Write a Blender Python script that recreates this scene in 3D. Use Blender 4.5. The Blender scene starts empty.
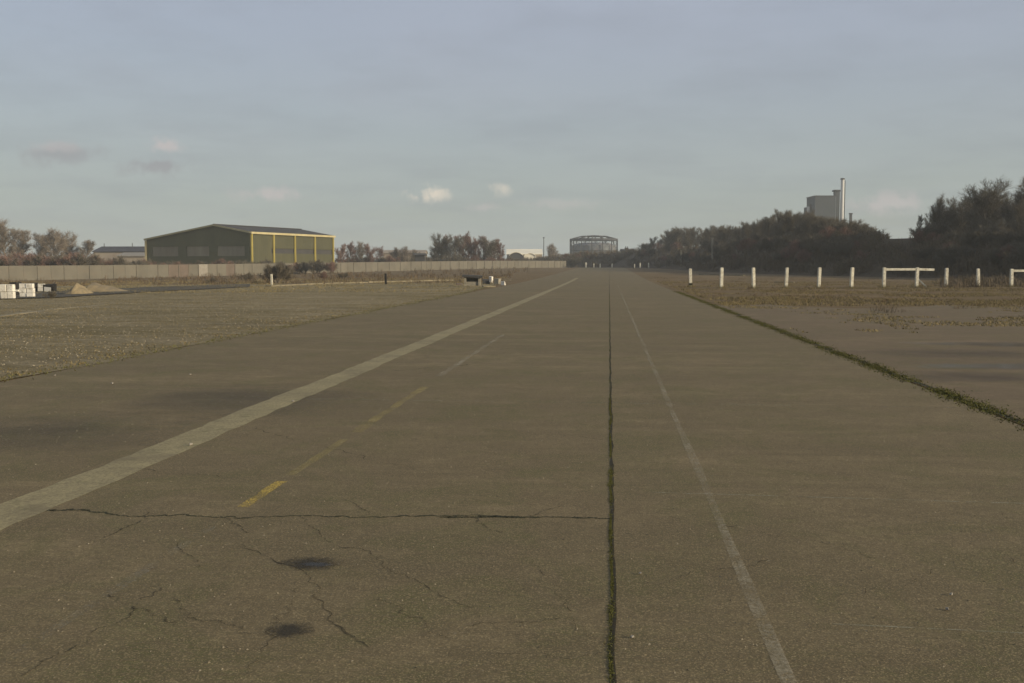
import bpy, math, random
import numpy as np
from mathutils import Vector, Matrix, noise as mnoise
R = math.radians
scene = bpy.context.scene
col = scene.collection

# ------------------------------------------------------------------ camera
HAZE = .00042
FPX = 1000.0
CAM_H = 1.6
YAW = math.atan(97.0 / FPX)
PITCH = math.atan(75.5 / FPX)
cam_d = bpy.data.cameras.new("camera")
cam = bpy.data.objects.new("camera", cam_d)
col.objects.link(cam)
cam.location = (0, 0, CAM_H)
cam.rotation_euler = (math.pi / 2 - PITCH, 0, YAW)
cam_d.sensor_width = 36.0
cam_d.lens = FPX / 1024 * 36.0
cam_d.clip_start = 0.1
cam_d.clip_end = 12000
scene.camera = cam

# ------------------------------------------------------------------ sky and sun
SUN_EL = 15.0
FWD = Vector((-math.sin(YAW), math.cos(YAW), 0))
RGT = Vector((math.cos(YAW), math.sin(YAW), 0))
sd = (RGT * math.cos(R(24)) - FWD * math.sin(R(24)))          # towards the sun, on the ground plane
sun_vec = Vector((sd.x * math.cos(R(SUN_EL)), sd.y * math.cos(R(SUN_EL)), math.sin(R(SUN_EL))))
world = bpy.data.worlds.new("World")
scene.world = world
world.use_nodes = True
wt = world.node_tree
wn, wl = wt.nodes, wt.links
wn.clear()


def wnode(t, **k):
    n = wn.new(t)
    for a, b in k.items():
        setattr(n, a, b)
    return n


def wmath(op, a, b=None, c=None, clamp=False):
    n = wnode('ShaderNodeMath', operation=op, use_clamp=clamp)
    for i, v in enumerate((a, b, c)):
        if v is None:
            continue
        if isinstance(v, (int, float)):
            n.inputs[i].default_value = v
        else:
            wl.new(v, n.inputs[i])
    return n.outputs[0]


def wmix(fac, a, b):
    n = wnode('ShaderNodeMix', data_type='RGBA')
    for s, v in ((n.inputs[0], fac), (n.inputs[6], a), (n.inputs[7], b)):
        if isinstance(v, (int, float)):
            s.default_value = v
        elif isinstance(v, tuple):
            s.default_value = v
        else:
            wl.new(v, s)
    return n.outputs[2]


sky = wnode('ShaderNodeTexSky', sky_type='NISHITA', sun_disc=False)
sky.sun_elevation = R(SUN_EL)
sky.sun_rotation = math.atan2(sd.x, sd.y)
sky.altitude = 50
sky.air_density = 1.0
sky.dust_density = 2.5
sky.ozone_density = 1.0
tc = wnode('ShaderNodeTexCoord')
sep = wnode('ShaderNodeSeparateXYZ')
wl.new(tc.outputs['Generated'], sep.inputs[0])
X, Y, Z = sep.outputs
zz = wmath('ADD', wmath('MAXIMUM', Z, 0.0), 0.10)
comb = wnode('ShaderNodeCombineXYZ')
wl.new(wmath('DIVIDE', X, zz), comb.inputs[0])
wl.new(wmath('DIVIDE', Y, zz), comb.inputs[1])
n1 = wnode('ShaderNodeTexNoise')
n1.inputs['Scale'].default_value = 0.55
n1.inputs['Detail'].default_value = 5
n1.inputs['Distortion'].default_value = 0.4
wl.new(comb.outputs[0], n1.inputs['Vector'])
veil = wnode('ShaderNodeMapRange')
veil.inputs[1].default_value = 0.35
veil.inputs[2].default_value = 0.7
veil.inputs[3].default_value = 0.72
veil.inputs[4].default_value = 0.92
wl.new(n1.outputs['Fac'], veil.inputs[0])
# high thin cloud: grey-lavender overhead, greener grey through the thick air near the horizon
elr = wnode('ShaderNodeMapRange', interpolation_type='SMOOTHSTEP')
elr.inputs[1].default_value = 0.0
elr.inputs[2].default_value = 0.26
wl.new(Z, elr.inputs[0])
SKYK = 1.12
veilcol = wmix(elr.outputs[0], (3.05 * SKYK, 3.45 * SKYK, 3.25 * SKYK, 1), (3.2 * SKYK, 3.5 * SKYK, 4.2 * SKYK, 1))
c0 = wmix(veil.outputs[0], sky.outputs[0], veilcol)
# broad darker streaks
n2 = wnode('ShaderNodeTexNoise')
n2.inputs['Scale'].default_value = 1.6
n2.inputs['Detail'].default_value = 6
n2.inputs['Roughness'].default_value = 0.6
wl.new(comb.outputs[0], n2.inputs['Vector'])
st = wnode('ShaderNodeMapRange')
st.inputs[1].default_value = 0.44
st.inputs[2].default_value = 0.7
st.inputs[3].default_value = 0.0
st.inputs[4].default_value = 0.26
wl.new(n2.outputs['Fac'], st.inputs[0])
c1 = wmix(st.outputs[0], c0, (2.2, 2.4, 2.75, 1))
# small separate cumulus low over the horizon, each at its own bearing and height
az = wmath('DIVIDE', X, wmath('MAXIMUM', Y, 0.05))
el = wmath('DIVIDE', Z, wmath('MAXIMUM', Y, 0.05))
n3 = wnode('ShaderNodeTexNoise')
n3.inputs['Scale'].default_value = 46
n3.inputs['Detail'].default_value = 5
n3.inputs['Roughness'].default_value = 0.62
wl.new(tc.outputs['Generated'], n3.inputs['Vector'])


def puff(c, azc, elc, ra, rel, colr, k):
    a = wmath('DIVIDE', wmath('SUBTRACT', az, azc), ra)
    e = wmath('DIVIDE', wmath('SUBTRACT', el, elc), rel)
    r = wmath('SQRT', wmath('ADD', wmath('MULTIPLY', a, a), wmath('MULTIPLY', e, e)))
    m = wmath('SUBTRACT', 1.0, r)
    m = wmath('ADD', m, wmath('MULTIPLY', wmath('SUBTRACT', n3.outputs['Fac'], 0.5), 4.2))
    m = wmath('MULTIPLY', m, 1.3, clamp=True)
    m = wmath('MULTIPLY', m, wmath('SUBTRACT', 1.35, r, clamp=True))
    m = wmath('MULTIPLY', m, k)
    return wmix(m, c, colr)


def bearing(px, py):
    d = FWD + RGT * ((px - 512) / FPX) + Vector((0, 0, (266 - py) / FPX))
    return d.x / d.y, d.z / d.y


warm = (6.6, 5.9, 4.9, 1)
dull = (4.9, 4.4, 4.3, 1)
grey = (2.5, 2.4, 2.6, 1)
for px, py, w, h, cc, k in ((427, 194, 26, 11, warm, .95), (500, 189, 15, 9, warm, .55), (484, 208, 20, 6, dull, .4),
                            (272, 195, 48, 10, dull, .65), (172, 147, 26, 10, dull, .7), (160, 168, 48, 13, grey, .6),
                            (62, 155, 62, 15, grey, .5), (60, 148, 40, 8, dull, .35), (884, 204, 48, 13, dull, .6), (560, 205, 50, 8, dull, .3)):
    a, e = bearing(px, py)
    c1 = puff(c1, a, e, w / FPX, h / FPX, cc, k)
bg = wnode('ShaderNodeBackground')
bg.inputs['Strength'].default_value = 0.10
wl.new(c1, bg.inputs['Color'])
wo = wnode('ShaderNodeOutputWorld')
wl.new(bg.outputs[0], wo.inputs['Surface'])

sl = bpy.data.lights.new("sun", 'SUN')
sl.energy = 4.4
sl.angle = R(1.0)
sl.color = (1.0, 0.84, 0.60)
so = bpy.data.objects.new("sun", sl)
col.objects.link(so)
so.rotation_euler = (-sun_vec).to_track_quat('-Z', 'Y').to_euler()
scene.view_settings.view_transform = 'Standard'
scene.view_settings.look = 'None'
scene.view_settings.gamma = 1
scene.view_settings.use_curve_mapping = False
scene.view_settings.exposure = 0.22
scene.render.resolution_x = 1024
scene.render.resolution_y = 683


# ------------------------------------------------------------------ helpers
def at(px, d, z=None, py=None):
    """world point at camera-forward distance d seen in column px; height from py or z"""
    p = FWD * d + RGT * ((px - 512) / FPX * d)
    if py is not None:
        z = CAM_H + (266 - py) / FPX * d
    return Vector((p.x, p.y, z if z is not None else gz(p.x, p.y)))


def gnd(px, py):
    v = (py - 341.5) / FPX
    f = math.cos(PITCH) - v * math.sin(PITCH)
    k = CAM_H / (math.sin(PITCH) + v * math.cos(PITCH))
    p = FWD * (f * k) + RGT * ((px - 512) / FPX * k)
    return Vector((p.x, p.y, gz(p.x, p.y)))


def sstep(t):
    t = max(0.0, min(1.0, t))
    return t * t * (3 - 2 * t)


def gz(x, y):
    return 1.1 * sstep((y - 70) / 230.0) - 0.56 * sstep((-x - 15) / 65.0)


def tag(o, label=None, cat=None, group=None, kind=None):
    if label: o['label'] = label
    if cat: o['category'] = cat
    if group: o['group'] = group
    if kind: o['kind'] = kind
    return o


def empty(name, loc, rz=0.0):
    o = bpy.data.objects.new(name, None)
    o.empty_display_size = 0.3
    o.location = loc
    o.rotation_euler = (0, 0, rz)
    col.objects.link(o)
    return o


class MB:
    def __init__(s):
        s.v = []; s.f = []

    def quad(s, a, b, c, d):
        n = len(s.v); s.v += [tuple(a), tuple(b), tuple(c), tuple(d)]; s.f.append((n, n + 1, n + 2, n + 3))

    def tri(s, a, b, c):
        n = len(s.v); s.v += [tuple(a), tuple(b), tuple(c)]; s.f.append((n, n + 1, n + 2))

    def box(s, c, size, rz=0.0, jit=0.0, tilt=None, rnd=None):
        rnd = rnd or random
        m = Matrix.Rotation(rz, 3, 'Z')
        if tilt: m = m @ Matrix.Rotation(tilt[0], 3, 'X') @ Matrix.Rotation(tilt[1], 3, 'Y')
        n = len(s.v)
        for sx, sy, sz in ((-1, -1, -1), (1, -1, -1), (1, 1, -1), (-1, 1, -1), (-1, -1, 1), (1, -1, 1), (1, 1, 1), (-1, 1, 1)):
            p = Vector((sx * size[0] / 2, sy * size[1] / 2, sz * size[2] / 2))
            if jit: p += Vector((rnd.uniform(-jit, jit), rnd.uniform(-jit, jit), rnd.uniform(-jit, jit)))
            s.v.append(tuple(m @ p + Vector(c)))
        s.f += [(n + a, n + b, n + c2, n + d) for a, b, c2, d in ((0, 3, 2, 1), (4, 5, 6, 7), (0, 1, 5, 4), (1, 2, 6, 5), (2, 3, 7, 6), (3, 0, 4, 7))]

    def tube(s, a, b, r0, r1, k=5, caps=True):
        a = Vector(a); b = Vector(b); d = (b - a)
        if d.length < 1e-6: return
        d.normalize()
        u = d.orthogonal().normalized(); w = d.cross(u)
        n = len(s.v)
        for p, r in ((a, r0), (b, r1)):
            for i in range(k):
                t = 2 * math.pi * i / k
                s.v.append(tuple(p + (u * math.cos(t) + w * math.sin(t)) * r))
        for i in range(k):
            j = (i + 1) % k
            s.f.append((n + i, n + j, n + k + j, n + k + i))
        if caps:
            s.f.append(tuple(n + i for i in reversed(range(k))))
            s.f.append(tuple(n + k + i for i in range(k)))

    def beam(s, a, b, w, h):
        """a square-section bar from a to b"""
        a = Vector(a); b = Vector(b); d = (b - a).normalized()
        u = d.cross(Vector((0, 0, 1)))
        if u.length < 1e-3: u = Vector((1, 0, 0))
        u.normalize(); q = u.cross(d)
        n = len(s.v)
        for p in (a, b):
            for i, j in ((-1, -1), (1, -1), (1, 1), (-1, 1)):
                s.v.append(tuple(p + u * (i * w / 2) + q * (j * h / 2)))
        s.f += [(n, n + 1, n + 5, n + 4), (n + 1, n + 2, n + 6, n + 5), (n + 2, n + 3, n + 7, n + 6), (n + 3, n, n + 4, n + 7), (n + 3, n + 2, n + 1, n), (n + 4, n + 5, n + 6, n + 7)]

    def prism(s, poly, off):
        n = len(s.v); k = len(poly); off = Vector(off)
        s.v += [tuple(p) for p in poly] + [tuple(Vector(p) + off) for p in poly]
        s.f.append(tuple(range(n, n + k))); s.f.append(tuple(n + k + i for i in reversed(range(k))))
        for i in range(k):
            j = (i + 1) % k
            s.f.append((n + i, n + k + i, n + k + j, n + j))

    def build(s, name, mat, parent=None, bevel=0, smooth=False, origin=None):
        me = bpy.data.meshes.new(name)
        v = s.v
        if origin is not None:
            o0 = Vector(origin); v = [tuple(Vector(p) - o0) for p in v]
        me.from_pydata(v, [], s.f)
        me.update()
        me.materials.append(mat)
        if smooth:
            me.polygons.foreach_set('use_smooth', [True] * len(me.polygons))
        o = bpy.data.objects.new(name, me)
        col.objects.link(o)
        if origin is not None and parent is None: o.location = origin
        if parent is not None: o.parent = parent
        if bevel:
            b = o.modifiers.new('bevel', 'BEVEL'); b.width = bevel; b.segments = 2
        return o


# ------------------------------------------------------------------ materials
class NT:
    def __init__(s, name):
        s.m = bpy.data.materials.new(name); s.m.use_nodes = True
        s.t = s.m.node_tree; s.n = s.t.nodes; s.l = s.t.links
        s.b = s.n['Principled BSDF']; s.out = s.n['Material Output']
        g = s.n.new('ShaderNodeNewGeometry'); s.pos = g.outputs['Position']
        oi = s.n.new('ShaderNodeObjectInfo'); s.rand = oi.outputs['Random']
        tcn = s.n.new('ShaderNodeTexCoord'); s.obj = tcn.outputs['Object']
        s.b.inputs['Roughness'].default_value = 0.9
        s.b.inputs['Specular IOR Level'].default_value = 0.25

    def setin(s, sock, v):
        if isinstance(v, (int, float)): sock.default_value = v
        elif isinstance(v, tuple): sock.default_value = v if len(v) == len(sock.default_value) else (*v, 1)
        else: s.l.new(v, sock)

    def noise(s, scale, detail=4, rough=.55, vec=None, stretch=None, dist=0.0):
        n = s.n.new('ShaderNodeTexNoise')
        n.inputs['Scale'].default_value = scale; n.inputs['Detail'].default_value = detail
        n.inputs['Roughness'].default_value = rough; n.inputs['Distortion'].default_value = dist
        v = vec or s.pos
        if stretch:
            mp = s.n.new('ShaderNodeMapping'); mp.inputs['Scale'].default_value = stretch
            s.l.new(v, mp.inputs[0]); v = mp.outputs[0]
        s.l.new(v, n.inputs['Vector'])
        return n.outputs['Fac']

    def ramp(s, v, a, b, lo=0.0, hi=1.0):
        n = s.n.new('ShaderNodeMapRange')
        s.setin(n.inputs[0], v)
        n.inputs[1].default_value = a; n.inputs[2].default_value = b; n.inputs[3].default_value = lo; n.inputs[4].default_value = hi
        return n.outputs[0]

    def mix(s, f, a, b, mode='MIX'):
        n = s.n.new('ShaderNodeMix'); n.data_type = 'RGBA'; n.blend_type = mode
        s.setin(n.inputs[0], f); s.setin(n.inputs[6], a); s.setin(n.inputs[7], b)
        return n.outputs[2]

    def math(s, op, a, b=0.0):
        n = s.n.new('ShaderNodeMath'); n.operation = op
        s.setin(n.inputs[0], a); s.setin(n.inputs[1], b)
        return n.outputs[0]

    def bump(s, h, strength=.3, dist=.02):
        n = s.n.new('ShaderNodeBump'); n.inputs['Strength'].default_value = strength; n.inputs['Distance'].default_value = dist
        s.l.new(h, n.inputs['Height']); s.l.new(n.outputs[0], s.b.inputs['Normal'])

    def color(s, c): s.setin(s.b.inputs['Base Color'], c)

    def alpha(s, f):
        """keep only where f is 1: worn paint, ragged edges"""
        tr = s.n.new('ShaderNodeBsdfTransparent'); mx = s.n.new('ShaderNodeMixShader')
        s.setin(mx.inputs[0], f); s.l.new(tr.outputs[0], mx.inputs[1]); s.l.new(s.b.outputs[0], mx.inputs[2])
        s.l.new(mx.outputs[0], s.out.inputs['Surface'])


def simple(name, a, b=None, scale=3, rough=.85, grime=None, objrand=0.0, space=None, metal=0.0):
    t = NT(name)
    b = b or tuple(x * .7 for x in a)
    c = t.mix(t.ramp(t.noise(scale, 5, .6), .35, .65), a, b)
    if grime:
        c = t.mix(t.ramp(t.noise(scale * 2.7, 6, .7), .5, .7), c, grime)
    if objrand:
        c = t.mix(t.ramp(t.rand, 0, 1, 0, objrand), c, tuple(x * .35 for x in a))
    t.color(c); t.b.inputs['Roughness'].default_value = rough; t.b.inputs['Metallic'].default_value = metal
    return t.m


def concrete(name, ca, cb, moss=.5, grain=1.0):
    t = NT(name)
    c = t.mix(t.ramp(t.noise(.22, 6, .68, stretch=(.55, 1.5, 1)), .38, .62), ca, cb)
    c = t.mix(t.ramp(t.noise(4.5, 6, .75), .42, .62, 0, .75), c, tuple(x * .50 for x in ca))
    c = t.mix(t.ramp(t.noise(.6, 7, .75, stretch=(.25, 1.6, 1), dist=.5), .50, .62, 0, .5), c, tuple(x * .48 for x in ca))
    c = t.mix(t.ramp(t.noise(.45, 7, .72, stretch=(.3, 2.2, 1), dist=.9), .52, .66, 0, .5), c, tuple(min(1, x * 1.45) for x in ca))
    c = t.mix(t.ramp(t.noise(2.1, 7, .75, dist=.4), .52, .68, 0, .4), c, tuple(min(1, x * 1.5) for x in ca))
    c = t.mix(t.ramp(t.noise(1.1, 6, .65, dist=.6), .42, .72, 0, .5), c, tuple(x * .62 for x in cb))
    # slab-to-slab tone
    sp = t.n.new('ShaderNodeSeparateXYZ'); t.l.new(t.pos, sp.inputs[0])
    fy = t.math('FLOOR', t.math('DIVIDE', t.math('ADD', sp.outputs[1], -2.0), 4.55))
    fx = t.math('FLOOR', t.math('DIVIDE', t.math('ADD', sp.outputs[0], -.03), 4.0))
    cb2 = t.n.new('ShaderNodeCombineXYZ'); t.l.new(fx, cb2.inputs[0]); t.l.new(fy, cb2.inputs[1])
    wnz = t.n.new('ShaderNodeTexWhiteNoise'); t.l.new(cb2.outputs[0], wnz.inputs['Vector'])
    c = t.mix(t.ramp(wnz.outputs['Value'], 0, 1, 0, .46), c, tuple(x * .55 for x in ca))
    # moss and lichen film
    ms = t.ramp(t.noise(.9, 8, .75, dist=.8), .47, .68, 0, moss)
    c = t.mix(ms, c, (.085, .088, .028))
    rs = t.ramp(t.noise(.33, 6, .7, vec=t.pos, stretch=(1.3, .8, 1)), .55, .75, 0, .35)
    c = t.mix(rs, c, (.150, .100, .062))
    # aggregate
    g1 = t.noise(38, 4, .8)
    g2 = t.noise(110, 2, .7)
    c = t.mix(t.ramp(g1, .42, .6, 0, .75 * grain), c, tuple(x * .45 for x in ca))
    c = t.mix(t.ramp(g2, .52, .66, 0, .6 * grain), c, tuple(min(1, x * 1.75) for x in ca))
    # pale chips
    vo = t.n.new('ShaderNodeTexVoronoi'); vo.inputs['Scale'].default_value = 3.0
    t.l.new(t.pos, vo.inputs['Vector'])
    c = t.mix(t.ramp(vo.outputs['Distance'], .02, .03, .5, 0), c, (.34, .30, .22))
    # brushed ridges across the lane
    wv = t.noise(1.0, 3, .6, stretch=(2.5, 60, 1))
    c = t.mix(t.ramp(wv, .42, .62, 0, .4), c, tuple(x * .5 for x in ca))
    t.color(c)
    t.bump(t.math('ADD', g1, t.math('MULTIPLY', wv, .7)), .7, .006)
    t.b.inputs['Roughness'].default_value = .93
    return t.m


M = {}
M['runway'] = concrete('runway_concrete', (.222, .173, .092), (.100, .085, .044), 1.0)
M['apron'] = concrete('apron_concrete', (.215, .160, .092), (.105, .084, .050), .9)
t = NT('strip_concrete')
c = t.mix(t.ramp(t.noise(1.3, 6, .65), .3, .7), (.33, .285, .150), (.22, .190, .105))
g = t.noise(45, 3, .7)
c = t.mix(t.ramp(g, .42, .62, 0, .6), c, (.12, .10, .062))
c = t.mix(t.ramp(t.noise(.8, 7, .75, dist=.5), .5, .64, 0, .6), c, (.14, .115, .07))
c = t.mix(t.ramp(t.noise(4, 5, .7), .56, .7, 0, .5), c, (.10, .098, .04))
t.color(c); t.bump(g, .5, .005)
M['strip'] = t.m


def earth(name, a, b, gcol, gfac, scale=1.0):
    t = NT(name)
    c = t.mix(t.ramp(t.noise(.11 * scale, 6, .65), .35, .65), a, b)
    c = t.mix(t.ramp(t.noise(.5 * scale, 7, .7, stretch=(.35, 1.2, 1), dist=.7), .42, .66, 0, gfac), c, gcol)
    c = t.mix(t.ramp(t.noise(.28 * scale, 8, .75, stretch=(.5, 1.3, 1), dist=1.0), .5, .64, 0, .5), c, tuple(x * .5 for x in b))
    c = t.mix(t.ramp(t.noise(1.6 * scale, 6, .8, stretch=(.6, 1, 1)), .53, .68, 0, .6), c, tuple(min(1, x * 1.6) for x in gcol))
    g1 = t.noise(9, 5, .75); g2 = t.noise(40, 3, .7)
    c = t.mix(t.ramp(g1, .42, .66, 0, .65), c, tuple(x * .4 for x in a))
    c = t.mix(t.ramp(g2, .52, .72, 0, .55), c, tuple(min(1, x * 1.9) for x in a))
    t.color(c); t.bump(t.math('ADD', g1, g2), 1.0, .04)
    t.b.inputs['Roughness'].default_value = 1.0
    t.b.inputs['Specular IOR Level'].default_value = .1
    return t.m


M['ground'] = earth('rough_ground', (.195, .148, .082), (.115, .093, .050), (.16, .105, .065), .7)
M['verge'] = earth('mossy_gravel', (.235, .195, .110), (.145, .122, .060), (.30, .26, .18), .75)
M['bank'] = earth('bank_earth', (.095, .075, .050), (.070, .058, .038), (.11, .075, .05), .5)
M['track'] = earth('old_tarmac', (.125, .115, .095), (.100, .092, .074), (.06, .062, .04), .4)

t = NT('worn_white_paint')
c = t.mix(t.noise(12, 4, .7), (.40, .355, .25), (.30, .265, .18)); t.color(c)
wn_ = t.math('ADD', t.math('MULTIPLY', t.noise(38, 4, .75), .6), t.math('MULTIPLY', t.noise(2.2, 3, .6), .4))
t.alpha(t.ramp(wn_, .44, .60, .06, .62))
M['white_paint'] = t.m
t = NT('worn_yellow_paint')
c = t.mix(t.noise(9, 4, .7), (.62, .44, .08), (.42, .32, .10)); t.color(c)
wn_ = t.math('ADD', t.math('MULTIPLY', t.noise(70, 5, .8), .7), t.math('MULTIPLY', t.noise(3.5, 3, .6), .3))
t.alpha(t.ramp(wn_, .47, .58, .0, .85))
M['yellow_paint'] = t.m
t = NT('faded_yellow_paint')
c = t.mix(t.noise(9, 4, .7), (.44, .35, .12), (.30, .25, .13)); t.color(c)
wn_ = t.math('ADD', t.math('MULTIPLY', t.noise(80, 5, .8), .65), t.math('MULTIPLY', t.noise(2.6, 3, .6), .35))
t.alpha(t.ramp(wn_, .46, .60, .03, .75))
M['faded_paint'] = t.m
t = NT('nearly_gone_paint')
t.color((.27, .25, .19)); wn_ = t.math('ADD', t.math('MULTIPLY', t.noise(40, 5, .8), .6), t.math('MULTIPLY', t.noise(3.0, 4, .7), .4))
t.alpha(t.ramp(wn_, .48, .64, .0, .45))
M['white_faint'] = t.m
t = NT('pale_joint_filler')
t.color((.30, .28, .19)); t.alpha(t.ramp(t.noise(9, 5, .7), .40, .6, 0.05, .65))
M['filler'] = t.m
t = NT('dark_crack')
c = t.mix(t.noise(14, 4, .7), (.022, .019, .012), (.040, .045, .014)); t.color(c)
t.alpha(t.ramp(t.noise(9, 6, .8), .34, .52, .25, .95))
M['crack'] = t.m
t = NT('joint_soil')
t.color((.026, .023, .013)); t.alpha(t.ramp(t.noise(16, 5, .75), .35, .5, .55, .97))
M['joint'] = t.m
t = NT('hairline_crack')
t.color((.045, .038, .022)); t.alpha(t.ramp(t.noise(6, 5, .75), .40, .60, .08, .68))
M['hairline'] = t.m
t = NT('wet_stain')
t.color((.022, .020, .015))
r = t.n.new('ShaderNodeVectorMath'); r.operation = 'LENGTH'; t.l.new(t.obj, r.inputs[0])
f = t.math('ADD', r.outputs['Value'], t.math('MULTIPLY', t.math('SUBTRACT', t.noise(11, 8, .85, dist=.6), .5), 2.4))
t.alpha(t.ramp(f, .35, .95, .6, 0)); t.b.inputs['Roughness'].default_value = .7
M['stain'] = t.m
t = NT('puddle_water')
t.color((.05, .05, .045)); t.b.inputs['Roughness'].default_value = .12
r = t.n.new('ShaderNodeVectorMath'); r.operation = 'LENGTH'; t.l.new(t.obj, r.inputs[0])
f = t.math('ADD', r.outputs['Value'], t.math('MULTIPLY', t.math('SUBTRACT', t.noise(1.2, 6, .7), .5), 1.7))
t.alpha(t.ramp(f, .45, 1.0, .3, 0))
M['puddle'] = t.m
t = NT('damp_concrete')
t.color((.035, .032, .027)); t.b.inputs['Roughness'].default_value = .6
r = t.n.new('ShaderNodeVectorMath'); r.operation = 'LENGTH'; t.l.new(t.obj, r.inputs[0])
f = t.math('ADD', r.outputs['Value'], t.math('MULTIPLY', t.math('SUBTRACT', t.noise(.9, 6, .7), .5), 1.8))
t.alpha(t.ramp(f, .0, 1.1, .28, 0))
M['damp'] = t.m


def plantmat(name, a, b, sc=.8):
    t = NT(name)
    c = t.mix(t.ramp(t.noise(sc, 4, .6), .3, .7), a, b)
    c = t.mix(t.ramp(t.rand, 0, 1, 0, .6), c, tuple(x * .5 for x in a))
    t.color(c); t.b.inputs['Roughness'].default_value = 1; t.b.inputs['Specular IOR Level'].default_value = .1
    return t.m


M['moss'] = plantmat('moss_green', (.125, .125, .036), (.085, .080, .028), 6)
M['grass'] = plantmat('short_grass', (.25, .20, .10), (.16, .135, .062), 1.2)
M['straw'] = plantmat('dead_stems', (.17, .125, .075), (.11, .075, .045), .5)
M['grit'] = plantmat('pale_grit', (.34, .31, .24), (.20, .17, .12), 9)
M['bark'] = plantmat('grey_bark', (.25, .215, .165), (.16, .135, .105), 2)
M['twig'] = plantmat('brown_twigs', (.172, .150, .112), (.120, .106, .080), .3)
M['twig_red'] = plantmat('reddish_twigs', (.25, .155, .12), (.17, .112, .088), .3)
M['twig_grey'] = plantmat('grey_twigs', (.25, .21, .165), (.18, .152, .12), .3)
M['bramble'] = plantmat('dark_bramble', (.150, .115, .078), (.100, .085, .056), .25)
M['conifer'] = plantmat('dark_conifer', (.030, .036, .024), (.022, .026, .018), .5)
M['wallgrey'] = simple('grey_panel', (.150, .140, .112), (.118, .110, .088), .35, grime=(.15, .13, .10), objrand=.14)
M['wallred'] = simple('rusty_panel', (.135, .105, .085), (.11, .09, .07), .9)
M['wallpale'] = simple('pale_panel', (.25, .235, .20), (.21, .19, .16), 2)
t = NT('white_concrete_paint')
c = t.mix(t.ramp(t.noise(5, 5, .6), .35, .65), (.66, .64, .53), (.50, .47, .37))
c = t.mix(t.ramp(t.noise(11, 6, .75), .52, .62, 0, .8), c, (.26, .20, .13))
sp = t.n.new('ShaderNodeSeparateXYZ'); t.l.new(t.obj, sp.inputs[0])
zf = t.math('ADD', sp.outputs[2], t.math('MULTIPLY', t.noise(9, 4, .7), .5))
c = t.mix(t.ramp(zf, .3, .55, .75, 0), c, (.17, .16, .08)); t.color(c)
M['post'] = t.m
M['white'] = simple('chalky_white', (.78, .75, .66), (.60, .57, .50), 2.5, grime=(.34, .31, .25))
M['dark'] = simple('dark_void', (.018, .017, .016), (.03, .028, .025), 2)
M['sand'] = simple('sand_heap', (.27, .215, .125), (.19, .155, .095), 2, grime=(.16, .13, .08))
M['rubble'] = simple('broken_concrete', (.30, .275, .215), (.21, .19, .145), 3, grime=(.11, .10, .07))
M['kerb'] = simple('pale_kerb', (.25, .215, .14), (.16, .14, .09), .9, grime=(.12, .10, .06))
M['trim'] = simple('yellow_trim', (.46, .38, .10), (.38, .31, .08), .7)
M['trimpale'] = simple('pale_yellow_trim', (.44, .39, .22), (.36, .31, .17), .7)
M['roofdark'] = simple('dark_roofing', (.060, .058, .055), (.045, .045, .045), .3)
M['roofblue'] = simple('slate_blue_roof', (.050, .050, .058), (.038, .038, .046), .3)
M['metalgrey'] = simple('grey_cladding', (.062, .070, .075), (.05, .058, .062), .1)
M['steel'] = simple('bright_flue_steel', (.52, .52, .50), (.42, .42, .40), .1, rough=.5)
M['steeldark'] = simple('dark_iron', (.045, .048, .052), (.06, .058, .055), .2)
M['holder'] = simple('faded_tank_sheet', (.165, .180, .190), (.13, .14, .145), .12, grime=(.16, .12, .11))
M['whiteroof'] = simple('white_sheet_roof', (.78, .74, .60), (.66, .62, .50), .1)
M['house'] = simple('pale_render', (.30, .26, .2), (.24, .2, .16), .2)
# corrugated cladding: real ribs are too fine to model at this distance, so their shading is painted into the colour
def cladding(name, a, b):
    t = NT(name)
    w = t.n.new('ShaderNodeTexWave'); w.inputs['Scale'].default_value = 1.6; w.inputs['Distortion'].default_value = 0
    t.l.new(t.obj, w.inputs['Vector'])
    c = t.mix(t.ramp(t.noise(.35, 5, .7, stretch=(1, 1, .3)), .35, .65), a, b)
    c = t.mix(t.ramp(w.outputs['Fac'], 0, 1, 0, .22), c, tuple(x * .5 for x in a))
    t.color(c); t.b.inputs['Roughness'].default_value = .7
    return t.m
M['green'] = cladding('dark_green_cladding', (.150, .142, .072), (.118, .112, .058))
M['olive'] = cladding('olive_cladding', (.082, .080, .042), (.062, .062, .034))
M['pane'] = cladding('translucent_sheet', (.32, .28, .19), (.22, .19, .13))

# ------------------------------------------------------------------ ground surfaces
YL = [-45, -40, -10, 0, 2, 5, 10, 16, 24, 34, 46, 58] + [70 + 10 * i for i in range(24)] + [330, 370, 430, 520, 700, 1000, 1600, 1990]
XL = [-800, -400, -250, -170, -130, -110, -95, -80, -70, -60, -50, -40, -32, -25, -19, -15, -12, -8.3, -4, 0, 4.1, 12, 25, 45, 70, 110, 170, 300, 600]


def sheet(name, mat, x0, x1, y0, y1, dz, edge=None, label=None):
    xs = [x0] + [x for x in XL if x0 < x < x1] + [x1]
    ys = [y0] + [y for y in YL if y0 < y < y1] + [y1]
    m = MB()
    for y in ys:
        for x in xs:
            m.v.append((x, y, gz(x, y) + dz))
    k = len(xs)
    for j in range(len(ys) - 1):
        for i in range(k - 1):
            a = j * k + i
            m.f.append((a, a + 1, a + k + 1, a + k))
    o = m.build(name, mat)
    return tag(o, label=label, kind='structure')


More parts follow.
